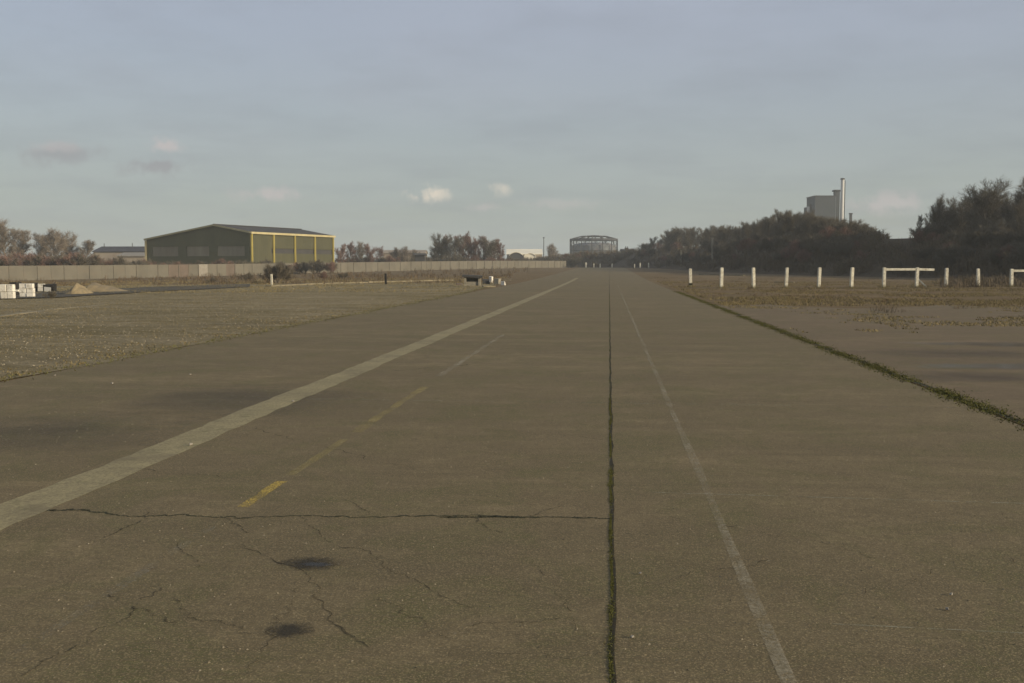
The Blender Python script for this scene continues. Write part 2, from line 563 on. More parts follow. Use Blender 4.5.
def ribbon(name, mat, pts, dz, label=None, kind='structure', rag=0.0, seed=0, parent=None):
    """flat strip: pts = [(x, y, halfwidth)]"""
    rnd = random.Random(seed)
    m = MB()
    for i, (x, y, w) in enumerate(pts):
        if i < len(pts) - 1: dx, dy = pts[i + 1][0] - x, pts[i + 1][1] - y
        else: dx, dy = x - pts[i - 1][0], y - pts[i - 1][1]
        l = math.hypot(dx, dy) or 1
        nx, ny = -dy / l, dx / l
        for s in (1, -1):
            ww = w * (1 + rnd.uniform(-rag, rag))
            px, py = x + nx * ww * s, y + ny * ww * s
            m.v.append((px, py, gz(px, py) + .0125 + (dz - .012) * (.25 if y < 60 else 1.2)))
        if i: a = 2 * i; m.f.append((a - 2, a - 1, a + 1, a))
    o = m.build(name, mat, parent)
    if kind: tag(o, label=label, kind=kind)
    return o


sheet('ground', M['ground'], -1290, 1290, -240, 2040, 0, label='rough brown open ground of the disused site')
RW0, RW1 = -8.3, 4.1
sheet('runway', M['runway'], RW0, RW1, -20, 305, .012, label='long worn concrete runway')
# mossy gravel verge with a wandering edge onto the runway
m = MB()
rnd = random.Random(3)
ys = [2 + i * .8 for i in range(110)]
for i, y in enumerate(ys):
    e = RW0 + .28 * mnoise.noise(Vector((y * .35, 0, 0))) + .12 * mnoise.noise(Vector((y * 1.6, 4, 0))) - (max(0, y - 55) * .045)
    for x in (-60, -40, -25, -15, -10, e):
        m.v.append((x, y, gz(x, y) + (.016 if x == e else .03)))
for i in range(len(ys) - 1):
    for j in range(5):
        a = i * 6 + j
        m.f.append((a, a + 1, a + 7, a + 6))
tag(m.build('verge', M['verge']), 'mossy gravel verge left of the runway', kind='structure')
m = MB()
xs = [4.25 + i * .8 for i in range(45)]
for x in xs:
    e = 41 + 5 * mnoise.noise(Vector((x * .16, 3, 0))) + 3 * mnoise.noise(Vector((x * .7, 5, 0)))
    for y in (-10, 0, 10, 20, 30, e): m.v.append((x, y, .008))
for i in range(len(xs) - 1):
    for j in range(5): a = i * 6 + j; m.f.append((a, a + 6, a + 7, a + 1))
tag(m.build('apron', M['apron']), 'brown concrete apron right of the runway', kind='structure')
# pale cast strip
ribbon('concrete_strip', M['strip'], [(-3.83 + .012 * math.sin(y), y, .195) for y in [-5, 0] + [1 + i * .25 for i in range(160)] + [41 + i for i in range(61)] + [102 + i * 10 for i in range(3)]], .017,
       'pale concrete strip running the length of the runway', rag=.10, seed=1)

# painted lines
ribbon('painted_line', M['white_paint'], [(.70 + .004 * math.sin(y), y, .030 + .004 * math.sin(y * 1.7)) for y in [1 + i * 1.0 for i in range(90)]], .017,
       'thin worn white line right of the mossy joint', rag=.12, seed=2)
ribbon('painted_line', M['yellow_paint'], [(-2.40, 6.3 + i * .1, .04) for i in range(9)], .017, 'brightest yellow dash near the wide crack', rag=.2, seed=3)
ribbon('painted_line', M['white_faint'], [(-2.41, 2.5 + i * .3, .03) for i in range(12)], .0145, 'grey faded dash nearest the camera', rag=.2, seed=4)
ribbon('painted_line', M['faded_paint'], [(-2.41, 7.3 + i * .2, .04) for i in range(9)], .016, 'faded yellow dash just past the bright one', rag=.2, seed=6)
ribbon('painted_line', M['faded_paint'], [(-2.41, 9.3 + i * .2, .05) for i in range(19)], .017, 'worn yellow dash halfway along the line', rag=.3, seed=5)
ribbon('painted_line', M['white_paint'], [(-2.44, 14.2 + i * .5, .05) for i in range(19)], .017, 'pale far dash of the worn line', rag=.1, seed=7)
# joints across the right bays
ribbon('slab_joint', M['filler'], [(1.0 + i * .25, 4.46 - .012 * i, .008) for i in range(13)], .016, 'pale transverse joint nearest the camera', rag=.3, seed=8)
ribbon('slab_joint', M['filler'], [(.3 + i * .25, 7.0 - .01 * i, .011) for i in range(16)], .016, 'second pale transverse joint', rag=.3, seed=9)
for k, yy in enumerate((11.6, 16.2, 20.7, 25.3, 30)):
    ribbon('slab_joint', M['filler'], [(-3.6 + i * .5, yy + .02 * math.sin(i * 2 + k), .012) for i in range(16)], .015, 'faint transverse joint farther along', rag=.4, seed=20 + k)


def wander(p0, p1, n, amp, seed, w):
    """a crack between two ground points with a random wobble"""
    out = []
    L = math.hypot(p1[0] - p0[0], p1[1] - p0[1]); nx, ny = -(p1[1] - p0[1]) / L, (p1[0] - p0[0]) / L
    for i in range(n + 1):
        t = i / n
        a = amp * (1.0 * mnoise.noise(Vector((t * 3, seed, 0))) + .35 * mnoise.noise(Vector((t * 17, seed, 3))) + (.25 if w > .009 else .1) * mnoise.noise(Vector((t * 50, seed, 7))))
        ww = w * (.45 + .9 * abs(mnoise.noise(Vector((t * 12, seed, 9)))) * 1.6)
        out.append((p0[0] + (p1[0] - p0[0]) * t + nx * a, p0[1] + (p1[1] - p0[1]) * t + ny * a, ww))
    return out


ck = [(((40, 513), (235, 519)), .11, .014), (((235, 519), (480, 517)), .07, .011), (((478, 517), (612, 520)), .04, .014), (((440, 519), (515, 519)), .02, .02),
      (((340, 548), (470, 612)), .12, .005), (((255, 545), (370, 650)), .15, .005), (((160, 590), (60, 655)), .1, .005),
      (((380, 600), (450, 640)), .1, .005), (((470, 628), (560, 622)), .08, .005), (((178, 545), (200, 570)), .03, .005),
      (((395, 372), (470, 365)), .2, .01), (((660, 520), (900, 560)), .2, .003), (((150, 514), (110, 540)), .06, .006), (((225, 519), (250, 535)), .04, .006), (((370, 517), (345, 500)), .05, .006), (((470, 519), (500, 535)), .05, .007), (((530, 518), (560, 508)), .04, .006), (((300, 518), (330, 545)), .05, .005), (((100, 600), (190, 625)), .08, .005), (((60, 655), (20, 680)), .04, .004), (((300, 590), (250, 680)), .1, .004), (((240, 640), (180, 600)), .1, .004), (((540, 560), (600, 640)), .12, .003),
      (((420, 660), (600, 655)), .1, .003), (((250, 430), (420, 470)), .3, .005), (((640, 590), (760, 560)), .1, .003), (((820, 600), (1010, 560)), .2, .003), (((120, 470), (240, 480)), .15, .004), (((480, 430), (606, 440)), .15, .005),
      (((640, 400), (860, 405)), .25, .006), (((330, 360), (600, 350)), .4, .008), (((650, 345), (770, 343)), .3, .010)]
for k, ((a, b), amp, w) in enumerate(ck):
    pa, pb = gnd(*a), gnd(*b)
    cn = 60 if w < .009 else 140
    nm = ('wide crack running across the lane' if w > .009 else 'hairline crack in the near slab')
    ribbon('crack', M['crack' if w > .009 else 'hairline'], wander((pa.x, pa.y), (pb.x, pb.y), cn, amp, k * 3.3, w), .0165 + k * .0003, nm, rag=.5, seed=k)
# dark bed of the long joint
ribbon('joint_bed', M['joint'], [(.03 + .016 * mnoise.noise(Vector((y * 1.1, 0, 0))), y, .011 + .007 * mnoise.noise(Vector((y * 2.1, 5, 0)))) for y in [i * .12 for i in range(260)] + [31.5 + i * 2 for i in range(100)]],
       .0185, 'long dark joint down the middle of the runway', rag=.35, seed=11)


def disc(name, mat, c, rx, ry, dz, label, rz=0.0):
    m = MB()
    m.v.append((0, 0, 0))
    for i in range(32):
        a = 2 * math.pi * i / 32
        m.v.append((1.35 * math.cos(a), 1.35 * math.sin(a), 0))
    for i in range(32): m.f.append((0, 1 + i, 1 + (i + 1) % 32))
    o = m.build(name, mat)
    o.location = (c.x, c.y, gz(c.x, c.y) + dz); o.scale = (rx, ry, 1); o.rotation_euler = (0, 0, rz)
    return tag(o, label, kind='structure')


disc('stain', M['stain'], gnd(310, 566), .19, .15, .0143, 'long dark damp hollow')
disc('stain', M['stain'], gnd(290, 633), .13, .12, .0143, 'round dark damp hollow near the bottom')
disc('puddle', M['puddle'], gnd(316, 567), .09, .035, .0150, 'wet glint inside the long dark hollow')
disc('puddle', M['puddle'], gnd(1020, 367), 1.7, .6, .015, 'larger puddle at the right edge', .1)
disc('puddle', M['puddle'], gnd(1008, 345), 2.0, .7, .015, 'farther puddle at the right edge')
disc('damp_patch', M['damp'], gnd(985, 378), 1.5, .9, .0115, 'damp dark patch on the apron', -.1)
disc('damp_patch', M['damp'], gnd(960, 354), 2.3, 1.0, .0125, 'thin damp streak on the apron')
disc('damp_patch', M['damp'], gnd(250, 400), 1.6, 1.6, .0130, 'damp patch left of the pale strip')
disc('damp_patch', M['damp'], gnd(60, 432), 1.5, 1.1, .0130, 'damp patch at the left edge')

m = MB(); m.box((0, 900, 22), (2600, 2300, 52))
hz = bpy.data.materials.new('haze'); hz.use_nodes = True
hn = hz.node_tree; hn.nodes.remove(hn.nodes['Principled BSDF'])
pv = hn.nodes.new('ShaderNodeVolumePrincipled'); pv.inputs['Color'].default_value = (.80, .87, .90, 1); pv.inputs['Density'].default_value = HAZE
hn.links.new(pv.outputs[0], hn.nodes['Material Output'].inputs['Volume'])
tag(m.build('haze', hz), 'thin winter haze over the site', kind='stuff')

# ------------------------------------------------------------------ grass, moss and weeds (stuff)
def blades(name, mat, pts, h, w, lean, seed, label, kind='stuff', z0=0.0):
    """pts: numpy (n,2). one triangle per blade"""
    rg = np.random.default_rng(seed)
    n = len(pts)
    a = rg.uniform(0, 2 * np.pi, n); hh = h * rg.uniform(.4, 1.25, n); ww = w * rg.uniform(.6, 1.3, n)
    z = np.array([gz(p[0], p[1]) for p in pts]) + z0
    dx, dy = np.cos(a) * ww / 2, np.sin(a) * ww / 2
    la = rg.uniform(0, 2 * np.pi, n); ll = hh * lean * rg.uniform(.2, 1.4, n)
    V = np.empty((n, 3, 3))
    V[:, 0] = np.stack([pts[:, 0] - dx, pts[:, 1] - dy, z], 1)
    V[:, 1] = np.stack([pts[:, 0] + dx, pts[:, 1] + dy, z], 1)
    V[:, 2] = np.stack([pts[:, 0] + np.cos(la) * ll, pts[:, 1] + np.sin(la) * ll, z + hh], 1)
    me = bpy.data.meshes.new(name)
    me.vertices.add(3 * n); me.vertices.foreach_set('co', V.reshape(-1))
    me.loops.add(3 * n); me.loops.foreach_set('vertex_index', np.arange(3 * n, dtype=np.int32))
    me.polygons.add(n); me.polygons.foreach_set('loop_start', np.arange(0, 3 * n, 3, dtype=np.int32))
    me.polygons.foreach_set('loop_total', np.full(n, 3, dtype=np.int32))
    me.update(); me.validate(); me.materials.append(mat)
    o = bpy.data.objects.new(name, me); col.objects.link(o)
    return tag(o, label, name.split('.')[0].replace('_', ' '), kind=kind)


rg = np.random.default_rng(5)
# joint moss
yy = np.concatenate([rg.uniform(2.2, 12, 16000), rg.uniform(12, 60, 9000)])
keep = np.array([mnoise.noise(Vector((0, y * 1.3, 2))) + .5 * mnoise.noise(Vector((0, y * 5, 2))) + .3 * mnoise.noise(Vector((0, y * 23, 2))) for y in yy]) + rg.normal(0, .25, len(yy)) > -.08
yy = yy[keep]
xx = .022 + rg.normal(0, 1, len(yy)) * (.003 + .012 * np.array([abs(mnoise.noise(Vector((0, y * 2.3, 8)))) for y in yy])) + np.array([.016 * mnoise.noise(Vector((y * 1.1, 0, 0))) for y in yy])
blades('moss', M['moss'], np.stack([xx, yy], 1), .004, .010, 1.8, 6, 'green moss growing along the long runway joint', z0=.0135)
# tuft line on the right edge
n = 42000
yy = 5 + 58 * rg.uniform(0, 1, n) ** 1.5
wig = np.array([.10 * mnoise.noise(Vector((y * .5, 1, 0))) + .05 * mnoise.noise(Vector((y * 2, 1, 0))) for y in yy])
keep = np.array([mnoise.noise(Vector((9, y * .9, 2))) + .4 * mnoise.noise(Vector((9, y * 4, 2))) for y in yy]) + rg.normal(0, .25, n) > -.02
xx = 4.18 + wig + rg.normal(0, .095, n)
blades('edge_grass', M['moss'], np.stack([xx, yy], 1)[keep], .022, .018, 1.5, 7, 'line of green moss and grass along the right runway edge', z0=.01)
ribbon('edge_soil', M['crack'], [(4.18 + .10 * mnoise.noise(Vector((y * .5, 1, 0))), y, .03 + .05 * mnoise.noise(Vector((y * 1.7, 8, 0)))) for y in [2 + i * .3 for i in range(200)]], .018,
       'dark soil along the right runway edge', rag=.3, seed=12)
# verge grass on the left
n = 110000
d = 10 + 75 * rg.uniform(0, 1, n) ** 1.3
xx = -8.45 - (d - 10) * .0 - rg.uniform(0, 1, n) ** 1.2 * (12 + d * .75) - np.maximum(0, d - 55) * .045
keep = np.array([mnoise.noise(Vector((x * .45, y * .8, 2))) + .7 * mnoise.noise(Vector((x * 1.9, y * 2.9, 2))) > -.05 for x, y in zip(xx, d)])
blades('verge_grass', M['grass'], np.stack([xx, d], 1)[keep], .035, .024, 1.1, 8, 'short sparse grass on the left verge', z0=.02)
n = 9000
yy = 8 + 72 * rg.uniform(0, 1, n) ** 1.3
xx = -8.4 + rg.normal(0, .16, n) + np.array([.28 * mnoise.noise(Vector((y * .35, 0, 0))) for y in yy]) - np.maximum(0, yy - 55) * .045
blades('verge_moss', M['moss'], np.stack([xx, yy], 1)[::3], .035, .02, 1.2, 9, 'darker mossy fringe where the left verge meets the runway', z0=.015)
# dead weeds: in front of the wall, right field
def scatter_px(n, x0, x1, d0, d1, seed, thr=-.1, sc=.12):
    r = np.random.default_rng(seed)
    px = r.uniform(x0, x1, n); dd = r.uniform(d0, d1, n)
    out = []
    for a, b in zip(px, dd):
        p = FWD * b + RGT * ((a - 512) / FPX * b)
        if RW0 - .6 - max(0, p.y - 55) * .05 < p.x < RW1 + .5 and p.y < 300: continue
        if mnoise.noise(Vector((p.x * sc, p.y * sc, seed))) + .5 * mnoise.noise(Vector((p.x * sc * 5, p.y * sc * 4, seed))) > thr:
            out.append((p.x, p.y))
    return np.array(out)


# ------------------------------------------------------------------ embankment
CREST = [(1900, 62, 5.8), (1500, 75, 5.8), (1300, 88, 5.8), (1150, 104, 5.6), (1024, 124, 5.4), (905, 142, 5.5), (780, 182, 5.9), (727, 235, 6.2), (682, 292, 6.2), (640, 335, 6.2), (585, 345, 5.6), (545, 352, 4.0), (505, 356, 2.6), (470, 358, 1.6)]
crest = []
for px, d_, z in CREST:
    p = at(px, d_, 0); crest.append(Vector((p.x, p.y, z)))
# resample
rs = []
for i in range(len(crest) - 1):
    for k in range(8): rs.append(crest[i].lerp(crest[i + 1], k / 8))
rs.append(crest[-1])
prof = [(-15, -.4), (-12, .10), (-8.5, .42), (-5, .74), (-2, .95), (0, 1.0), (4, 1.0), (9, .7), (15, .2), (19, -.3)]
m = MB()
K = len(prof)
for i, p in enumerate(rs):
    a = rs[max(0, i - 1)]; b = rs[min(len(rs) - 1, i + 1)]
    dr = (b - a); dr.z = 0; dr.normalize()
    nrm = Vector((dr.y, -dr.x, 0))            # away from the camera
    if nrm.dot(Vector((p.x, p.y, 0))) < 0: nrm = -nrm
    for s, h in prof:
        q = p + nrm * s
        g = gz(q.x, q.y)
        z = g + (p.z - g) * h if h > 0 else g + h
        z += .35 * mnoise.noise(Vector((q.x * .2, q.y * .2, 0))) if 0 < h < 1 else 0
        m.v.append((q.x, q.y, z))
for i in range(len(rs) - 1):
    for j in range(K - 1):
        a = i * K + j; m.f.append((a, a + 1, a + K + 1, a + K))
tag(m.build('embankment', M['bank'], smooth=True), 'long earth bank overgrown with scrub, right and behind the runway end', kind='structure')


def on_bank(px, s):
    q = px
    for _ in range(7):
        p = on_bank_raw(q, s)
        if p is None: return None
        q += px - (512 + FPX * (p.x * RGT.x + p.y * RGT.y) / (p.x * FWD.x + p.y * FWD.y))
    return p


def on_bank_raw(px, s):
    """point on the bank in column px (approx), s metres behind (+) or before (-) its crest"""
    for i in range(len(rs) - 1):
        def col_(p):
            return 512 + FPX * (p.x * RGT.x + p.y * RGT.y) / (p.x * FWD.x + p.y * FWD.y)
        c0_, c1_ = col_(rs[i]), col_(rs[i + 1])
        if c0_ >= px >= c1_:
            t = (c0_ - px) / max(1e-6, c0_ - c1_)
            p = rs[i].lerp(rs[i + 1], t)
            dr = (rs[i + 1] - rs[i]); dr.z = 0; dr.normalize()
            nrm = Vector((dr.y, -dr.x, 0))
            if nrm.dot(Vector((p.x, p.y, 0))) < 0: nrm = -nrm
            q = p + nrm * s
            g = gz(q.x, q.y)
            for k in range(K - 1):
                if prof[k][0] <= s <= prof[k + 1][0]:
                    u = (s - prof[k][0]) / (prof[k + 1][0] - prof[k][0])
                    h = prof[k][1] * (1 - u) + prof[k + 1][1] * u
                    return Vector((q.x, q.y, g + (p.z - g) * max(h, 0)))
            return Vector((q.x, q.y, g))
    return None


# thicket: arching bramble and scrub stems too tangled to count
def thicket(name, mat, pts, h, seed, label, n_st=16, spread=1.0, w=.05):
    rnd = random.Random(seed); m = MB()
    for p in pts:
        hh = h * rnd.uniform(.5, 1.3)
        for k in range(n_st):
            a = rnd.uniform(0, 6.283); l = hh * rnd.uniform(.5, 1.1); o = rnd.uniform(.1, 1) * spread
            q0 = Vector(p) + Vector((rnd.gauss(0, .4) * spread, rnd.gauss(0, .4) * spread, -.1))
            q1 = q0 + Vector((math.cos(a) * o * .4, math.sin(a) * o * .4, l * .75))
            q2 = q0 + Vector((math.cos(a) * o, math.sin(a) * o, l * rnd.uniform(.8, 1.05)))
            sd_ = Vector((rnd.uniform(-1, 1), rnd.uniform(-1, 1), rnd.uniform(-.4, .4))).normalized() * w * .5
            m.quad(q0 - sd_, q0 + sd_, q1 + sd_, q1 - sd_)
            m.tri(q1 - sd_, q1 + sd_, q2)
            for j in range(3):
                b0 = q0.lerp(q1, rnd.uniform(.3, 1)) if j else q1.lerp(q2, .3)
                b1 = b0 + Vector((rnd.gauss(0, .35), rnd.gauss(0, .35), rnd.uniform(.0, .5))) * hh * .4
                s2 = Vector((rnd.uniform(-1, 1), rnd.uniform(-1, 1), rnd.uniform(-1, 1))).normalized() * w * .35
                m.tri(b0 - s2, b0 + s2, b1)
    o = m.build(name, mat)
    return tag(o, label, 'undergrowth', kind='stuff')


rnd = random.Random(21)
pts = []
for i in range(2400):
    px = rnd.uniform(500, 1120); s = rnd.uniform(-13, 2)
    if 880 < px < 916 and s > -5: continue
    p = on_bank(px, s)
    if p: pts.append(p)
thicket('bramble_thicket', M['bramble'], pts, 1.5, 22, 'dark tangled bramble covering the bank', w=.07)

# ------------------------------------------------------------------ bare trees and bushes
def make_tree(seed, H, spread, kind='tree', tw=.05, dens=1.0, start=.22, up=.55):
    """returns (trunk mesh builder, crown mesh builder) at the origin"""
    rnd = random.Random(seed)
    T, Cc = MB(), MB()
    def rdir(d, ang):
        u = d.orthogonal().normalized(); w = d.cross(u)
        t = rnd.uniform(0, 6.283)
        return (d * math.cos(ang) + (u * math.cos(t) + w * math.sin(t)) * math.sin(ang)).normalized()
    def twig(p, d, l, w):
        s = d.orthogonal().normalized()
        s = (s * math.cos(rnd.uniform(0, 6.28)) + d.cross(s) * math.sin(rnd.uniform(0, 6.28))).normalized() * w * .5
        e = p + d * l * .9 + Vector((0, 0, l * .35))
        Cc.tri(p - s, p + s, e)
    def branch(p, d, l, r, lev):
        n = 3 if lev == 1 else 2
        pts_ = [p]; dd = d.copy()
        for k in range(n):
            dd = (dd + Vector((rnd.gauss(0, .14), rnd.gauss(0, .14), rnd.gauss(.17, .1)))).normalized()
            pts_.append(pts_[-1] + dd * l / n)
        for k in range(n):
            r0 = r * (1 - k / n * .93); r1 = r * (1 - (k + 1) / n * .93)
            if lev == 1: (Cc).tube(pts_[k], pts_[k + 1], r0, r1, 4, False)
            else: Cc.tube(pts_[k], pts_[k + 1], r0, r1, 3, False)
        def pt(t):
            f = t * n; i = min(n - 1, int(f)); return pts_[i].lerp(pts_[i + 1], f - i)
        if lev == 1:
            for k in range(3): branch(pt(.8 + .08 * k), rdir(dd, .25), l * .3, r * .2, 2)
            for k in range(int(9 * dens)):
                t = .12 + .88 * (k + rnd.random()) / int(9 * dens)
                branch(pt(t), rdir(dd, rnd.uniform(.35, .95)), l * rnd.uniform(.28, .5) * (1.1 - .45 * t), r * .42, 2)
        else:
            for k in range(int(7 * dens)):
                t = rnd.uniform(.1, 1); q = pt(t); d2 = rdir(dd, rnd.uniform(.3, 1.1)); L = l * rnd.uniform(.45, 1.0)
                twig(q, d2, L, tw)
                for j in range(2):
                    twig(q + d2 * L * rnd.uniform(.2, .8), rdir(d2, rnd.uniform(.3, .8)), L * rnd.uniform(.4, .8), tw * .7)
    if kind == 'tree':
        p = Vector((0, 0, -.2)); dd = Vector((0, 0, 1)); r = H * .022; n = 6; P = [p]
        for k in range(n):
            dd = (dd + Vector((rnd.gauss(0, .06), rnd.gauss(0, .06), .1))).normalized(); P.append(P[-1] + dd * H * .86 / n)
        for k in range(n): T.tube(P[k], P[k + 1], r * (1 - k / n * .85), r * (1 - (k + 1) / n * .85), 6, k == n - 1)
        nb = int(24 * dens)
        for k in range(nb):
            t = start + (1 - start) * (k + rnd.random()) / nb
            f = t * n; i = min(n - 1, int(f)); q = P[i].lerp(P[i + 1], f - i)
            prof_ = math.sin(math.pi * min(1, (.25 + .75 * (1 - t)) ** .8)) * .6 + .45
            ang = (1.15 - up * t) * rnd.uniform(.8, 1.15)
            branch(q, rdir(Vector((0, 0, 1)), ang), H * spread * prof_ * rnd.uniform(.75, 1.15), r * .45 * (1 - .6 * t), 1)
    elif kind == 'bush':
        for k in range(int(13 * dens)):
            d0 = rdir(Vector((0, 0, 1)), rnd.uniform(.05, 1.0))
            q = Vector((rnd.gauss(0, .08) * H, rnd.gauss(0, .08) * H, -.1))
            T.tube(q, q + d0 * H * .25, H * .014, H * .011, 4, False)
            branch(q + d0 * H * .2, d0, H * rnd.uniform(.55, .85), H * .010, 1)
    elif kind == 'conifer':
        T.tube((0, 0, -.2), (0, 0, H * .98), H * .02, .02, 6)
        for k in range(int(300 * dens)):
            t = rnd.random() ** .8; z = H * (.1 + .9 * t); L = H * spread * (1.03 - t) * rnd.uniform(.7, 1.15)
            a = rnd.uniform(0, 6.283); d0 = Vector((math.cos(a), math.sin(a), rnd.uniform(-.25, .2))).normalized()
            q = Vector((0, 0, z))
            for j in range(9):
                tt = rnd.uniform(.15, 1); twig(q + d0 * L * tt, rdir(d0, rnd.uniform(.1, 1.0)), .10 * H * rnd.uniform(.4, 1), tw * 2.6)
    return T, Cc


protos = {}
def proto_mesh(key, seed, H, spread, kind, barkm, twm, **kw):
    T, Cc = make_tree(seed, H, spread, kind, **kw)
    out = []
    for b, nm, mt in ((T, 'trunk' if kind != 'bush' else 'stems', barkm), (Cc, 'crown', twm)):
        me = bpy.data.meshes.new(nm); me.from_pydata(b.v, [], b.f); me.update(); me.materials.append(mt); out.append((nm, me))
    # normalise so that the tallest point is exactly H
    zmax = max(v[2] for v in Cc.v)
    protos[key] = (out, zmax)


proto_mesh('a', 1, 10, .30, 'tree', M['bark'], M['twig'], tw=.042, dens=1.25)
proto_mesh('b', 2, 10, .36, 'tree', M['bark'], M['twig'], tw=.042, start=.15, dens=1.25)
proto_mesh('c', 3, 10, .26, 'tree', M['bark'], M['twig'], tw=.042, up=.7, dens=1.25)
proto_mesh('d', 8, 10, .40, 'tree', M['bark'], M['twig'], tw=.042, start=.1, dens=1.35)
proto_mesh('g1', 4, 10, .34, 'tree', M['bark'], M['twig_grey'], tw=.042, start=.12, dens=1.35)
proto_mesh('g2', 5, 10, .26, 'tree', M['bark'], M['twig_grey'], tw=.042, up=.7, start=.12, dens=1.35)
proto_mesh('r1', 6, 10, .26, 'tree', M['bark'], M['twig_red'], tw=.05, start=.08, up=.7, dens=1.25)
proto_mesh('r2', 7, 10, .32, 'tree', M['bark'], M['twig_red'], tw=.05, start=.08, dens=1.25)
proto_mesh('h1', 11, 4, .3, 'bush', M['bark'], M['twig'], tw=.05, dens=1.2)
proto_mesh('h2', 12, 4, .3, 'bush', M['bark'], M['twig'], tw=.05, dens=1.3)
proto_mesh('hr', 13, 4, .3, 'bush', M['bark'], M['twig_red'], tw=.05)
rt = random.Random(77)


def plant(key, loc, height, name, label, cat, group=None, wide=1.0):
    parts, zmax = protos[key]
    r = empty(name, loc, rt.uniform(0, 6.283))
    s = height / zmax
    r.scale = (s * wide, s * wide, s)
    tag(r, label, cat, group)
    for nm, me in parts:
        o = bpy.data.objects.new(nm, me); col.objects.link(o); o.parent = r
    return r


# skyline of the right-hand bank, column -> row of the top of the crowns
SKY = [(636, 254), (645, 246), (655, 237), (666, 230), (680, 228), (700, 229), (720, 226), (740, 227), (752, 221), (765, 217), (780, 209), (792, 209), (805, 212), (820, 216),
       (840, 218), (855, 223), (870, 229), (885, 234), (897, 240)]


def sky_row(px):
    for (a, ya), (b, yb) in zip(SKY, SKY[1:]):
        if a <= px <= b: return ya + (yb - ya) * (px - a) / (b - a)
    return None


def seg(q, cat):
    w = ('on the low left end of the bank' if q < 670 else 'on the bank behind the first two white posts' if q < 745 else
         'on the bank left of the grey power plant' if q < 803 else 'on the bank below the grey power plant' if q < 850 else 'on the bank sloping down right of the steel chimney')
    return 'leafless brown ' + cat + ' massed ' + w, cat, 'bare ' + cat + ' growth ' + w
px = 640.0
i = 0
while px < 884:
    for row in (0, 1):
        q = px + rt.uniform(-3, 3) + row * 4
        s = (2 if row == 0 else 7) + rt.uniform(-1.5, 1.5)
        p = on_bank(q, s)
        ry = sky_row(min(896, max(637, q)))
        if p is None or ry is None: continue
        dd = p.x * FWD.x + p.y * FWD.y
        ztop = CAM_H + (266 - ry - rt.uniform(-4, 2.5)) / FPX * dd
        h = ztop - p.z
        if h < 1.6: continue
        key = rt.choice('abdd')
        if h < 4.5 or q > 862:
            plant(rt.choice(['h1', 'h2']), p, h, 'bare_bush', *seg(q, 'bush'), wide=1.4)
        else:
            plant(key, p, h, 'bare_tree', *seg(q, 'tree'), wide=min(1.5, max(1.1, 7.5 / h)))
    px += 5.0 if px < 760 else 6.0
# right-hand clump of taller trees
big = [(917, 214, 'c', 4, 'slim bare tree at the left end of the tall clump', .8), (931, 191, 'b', 5, 'narrow pointed bare tree standing apart left of the tall clump', .85),
       (948, 206, 'b', 3, 'lower bare tree in the dip between the pointed tree and the tall clump', 1.5),
       (964, 194, 'd', 6, 'mid-height bare tree left of the tallest tree', 1.6), (986, 176, 'd', 6, 'tallest bare tree with a rounded crown', 1.6),
       (1006, 188, 'b', 4, 'bare tree right of the tallest tree', 1.6), (1024, 176, 'a', 5, 'tall bare tree cut by the right edge of the picture', 1.5),
       (1050, 172, 'd', 6, 'tall bare tree beyond the right edge', 1.6), (1085, 180, 'b', 4, 'second tall bare tree beyond the right edge', 1.5), (975, 188, 'a', 10, 'bare tree standing behind the tallest tree', 1.6),
       (998, 182, 'd', 11, 'bare tree at the back between the two tallest trees', 1.5), (955, 204, 'a', 11, 'bare tree at the back left of the tallest tree', 1.5), (1034, 186, 'b', 9, 'bare tree at the back right of the one cut by the right edge', 1.5), (966, 190, 'b', 12, 'bare tree at the back, just left of the tallest tree', 1.5), (944, 202, 'd', 8, 'bare tree at the back in the dip right of the narrow pointed one', 1.3), (926, 216, 'a', 9, 'low bare tree behind the narrow pointed one', .8),
       (940, 210, 'a', 9, 'low bare tree at the back right of the narrow pointed one', 1.4), (1014, 196, 'd', 1, 'lower bare tree in front of the one cut by the right edge', 1.4), (972, 206, 'b', 1, 'lower bare tree in front of the tallest tree', 1.5)]
for q, ry, key, s, lab, wd in big:
    p = on_bank(q, s); dd = p.x * FWD.x + p.y * FWD.y
    plant(key, p, CAM_H + (266 - ry) / FPX * dd - p.z, 'bare_tree', lab, 'tree', wide=wd)
# scrub bushes on the slope
i = 0
def slope_seg(q):
    w = ('on the bank slope across the runway end' if q < 655 else 'on the bank slope behind the first two white posts' if q < 740 else
         'on the bank slope behind the row of middle white posts' if q < 865 else 'on the bank slope behind the broken barrier' if q < 940 else 'on the bank slope behind the last white posts at the right')
    return 'bare brown bush ' + w, 'bush', 'bare bushes ' + w
for i in range(110):
    q = 560 + 530 * (i + rt.random()) / 110; s = rt.uniform(-11, -1)
    p = on_bank(q, s)
    if p is None: continue
    if 888 < q < 914 and s > -6: continue
    hmax = 3.2 if q > 640 else 2.0
    if 590 < q < 630: hmax = 1.6
    if 862 < q < 916: hmax = .8
    plant(rt.choice(['h1', 'h2', 'h1', 'hr']), p, rt.uniform(.6, 1) * hmax, 'bare_bush', *slope_seg(q), wide=1.4)

# ------------------------------------------------------------------ left trees
def treeat(px, d_, ry, key, name, lab, cat='tree', grp=None, wide=1.45):
    p = at(px, d_); h = CAM_H + (266 - ry) / FPX * d_ - p.z
    return plant(key, p, h, name, lab, cat, grp, wide)


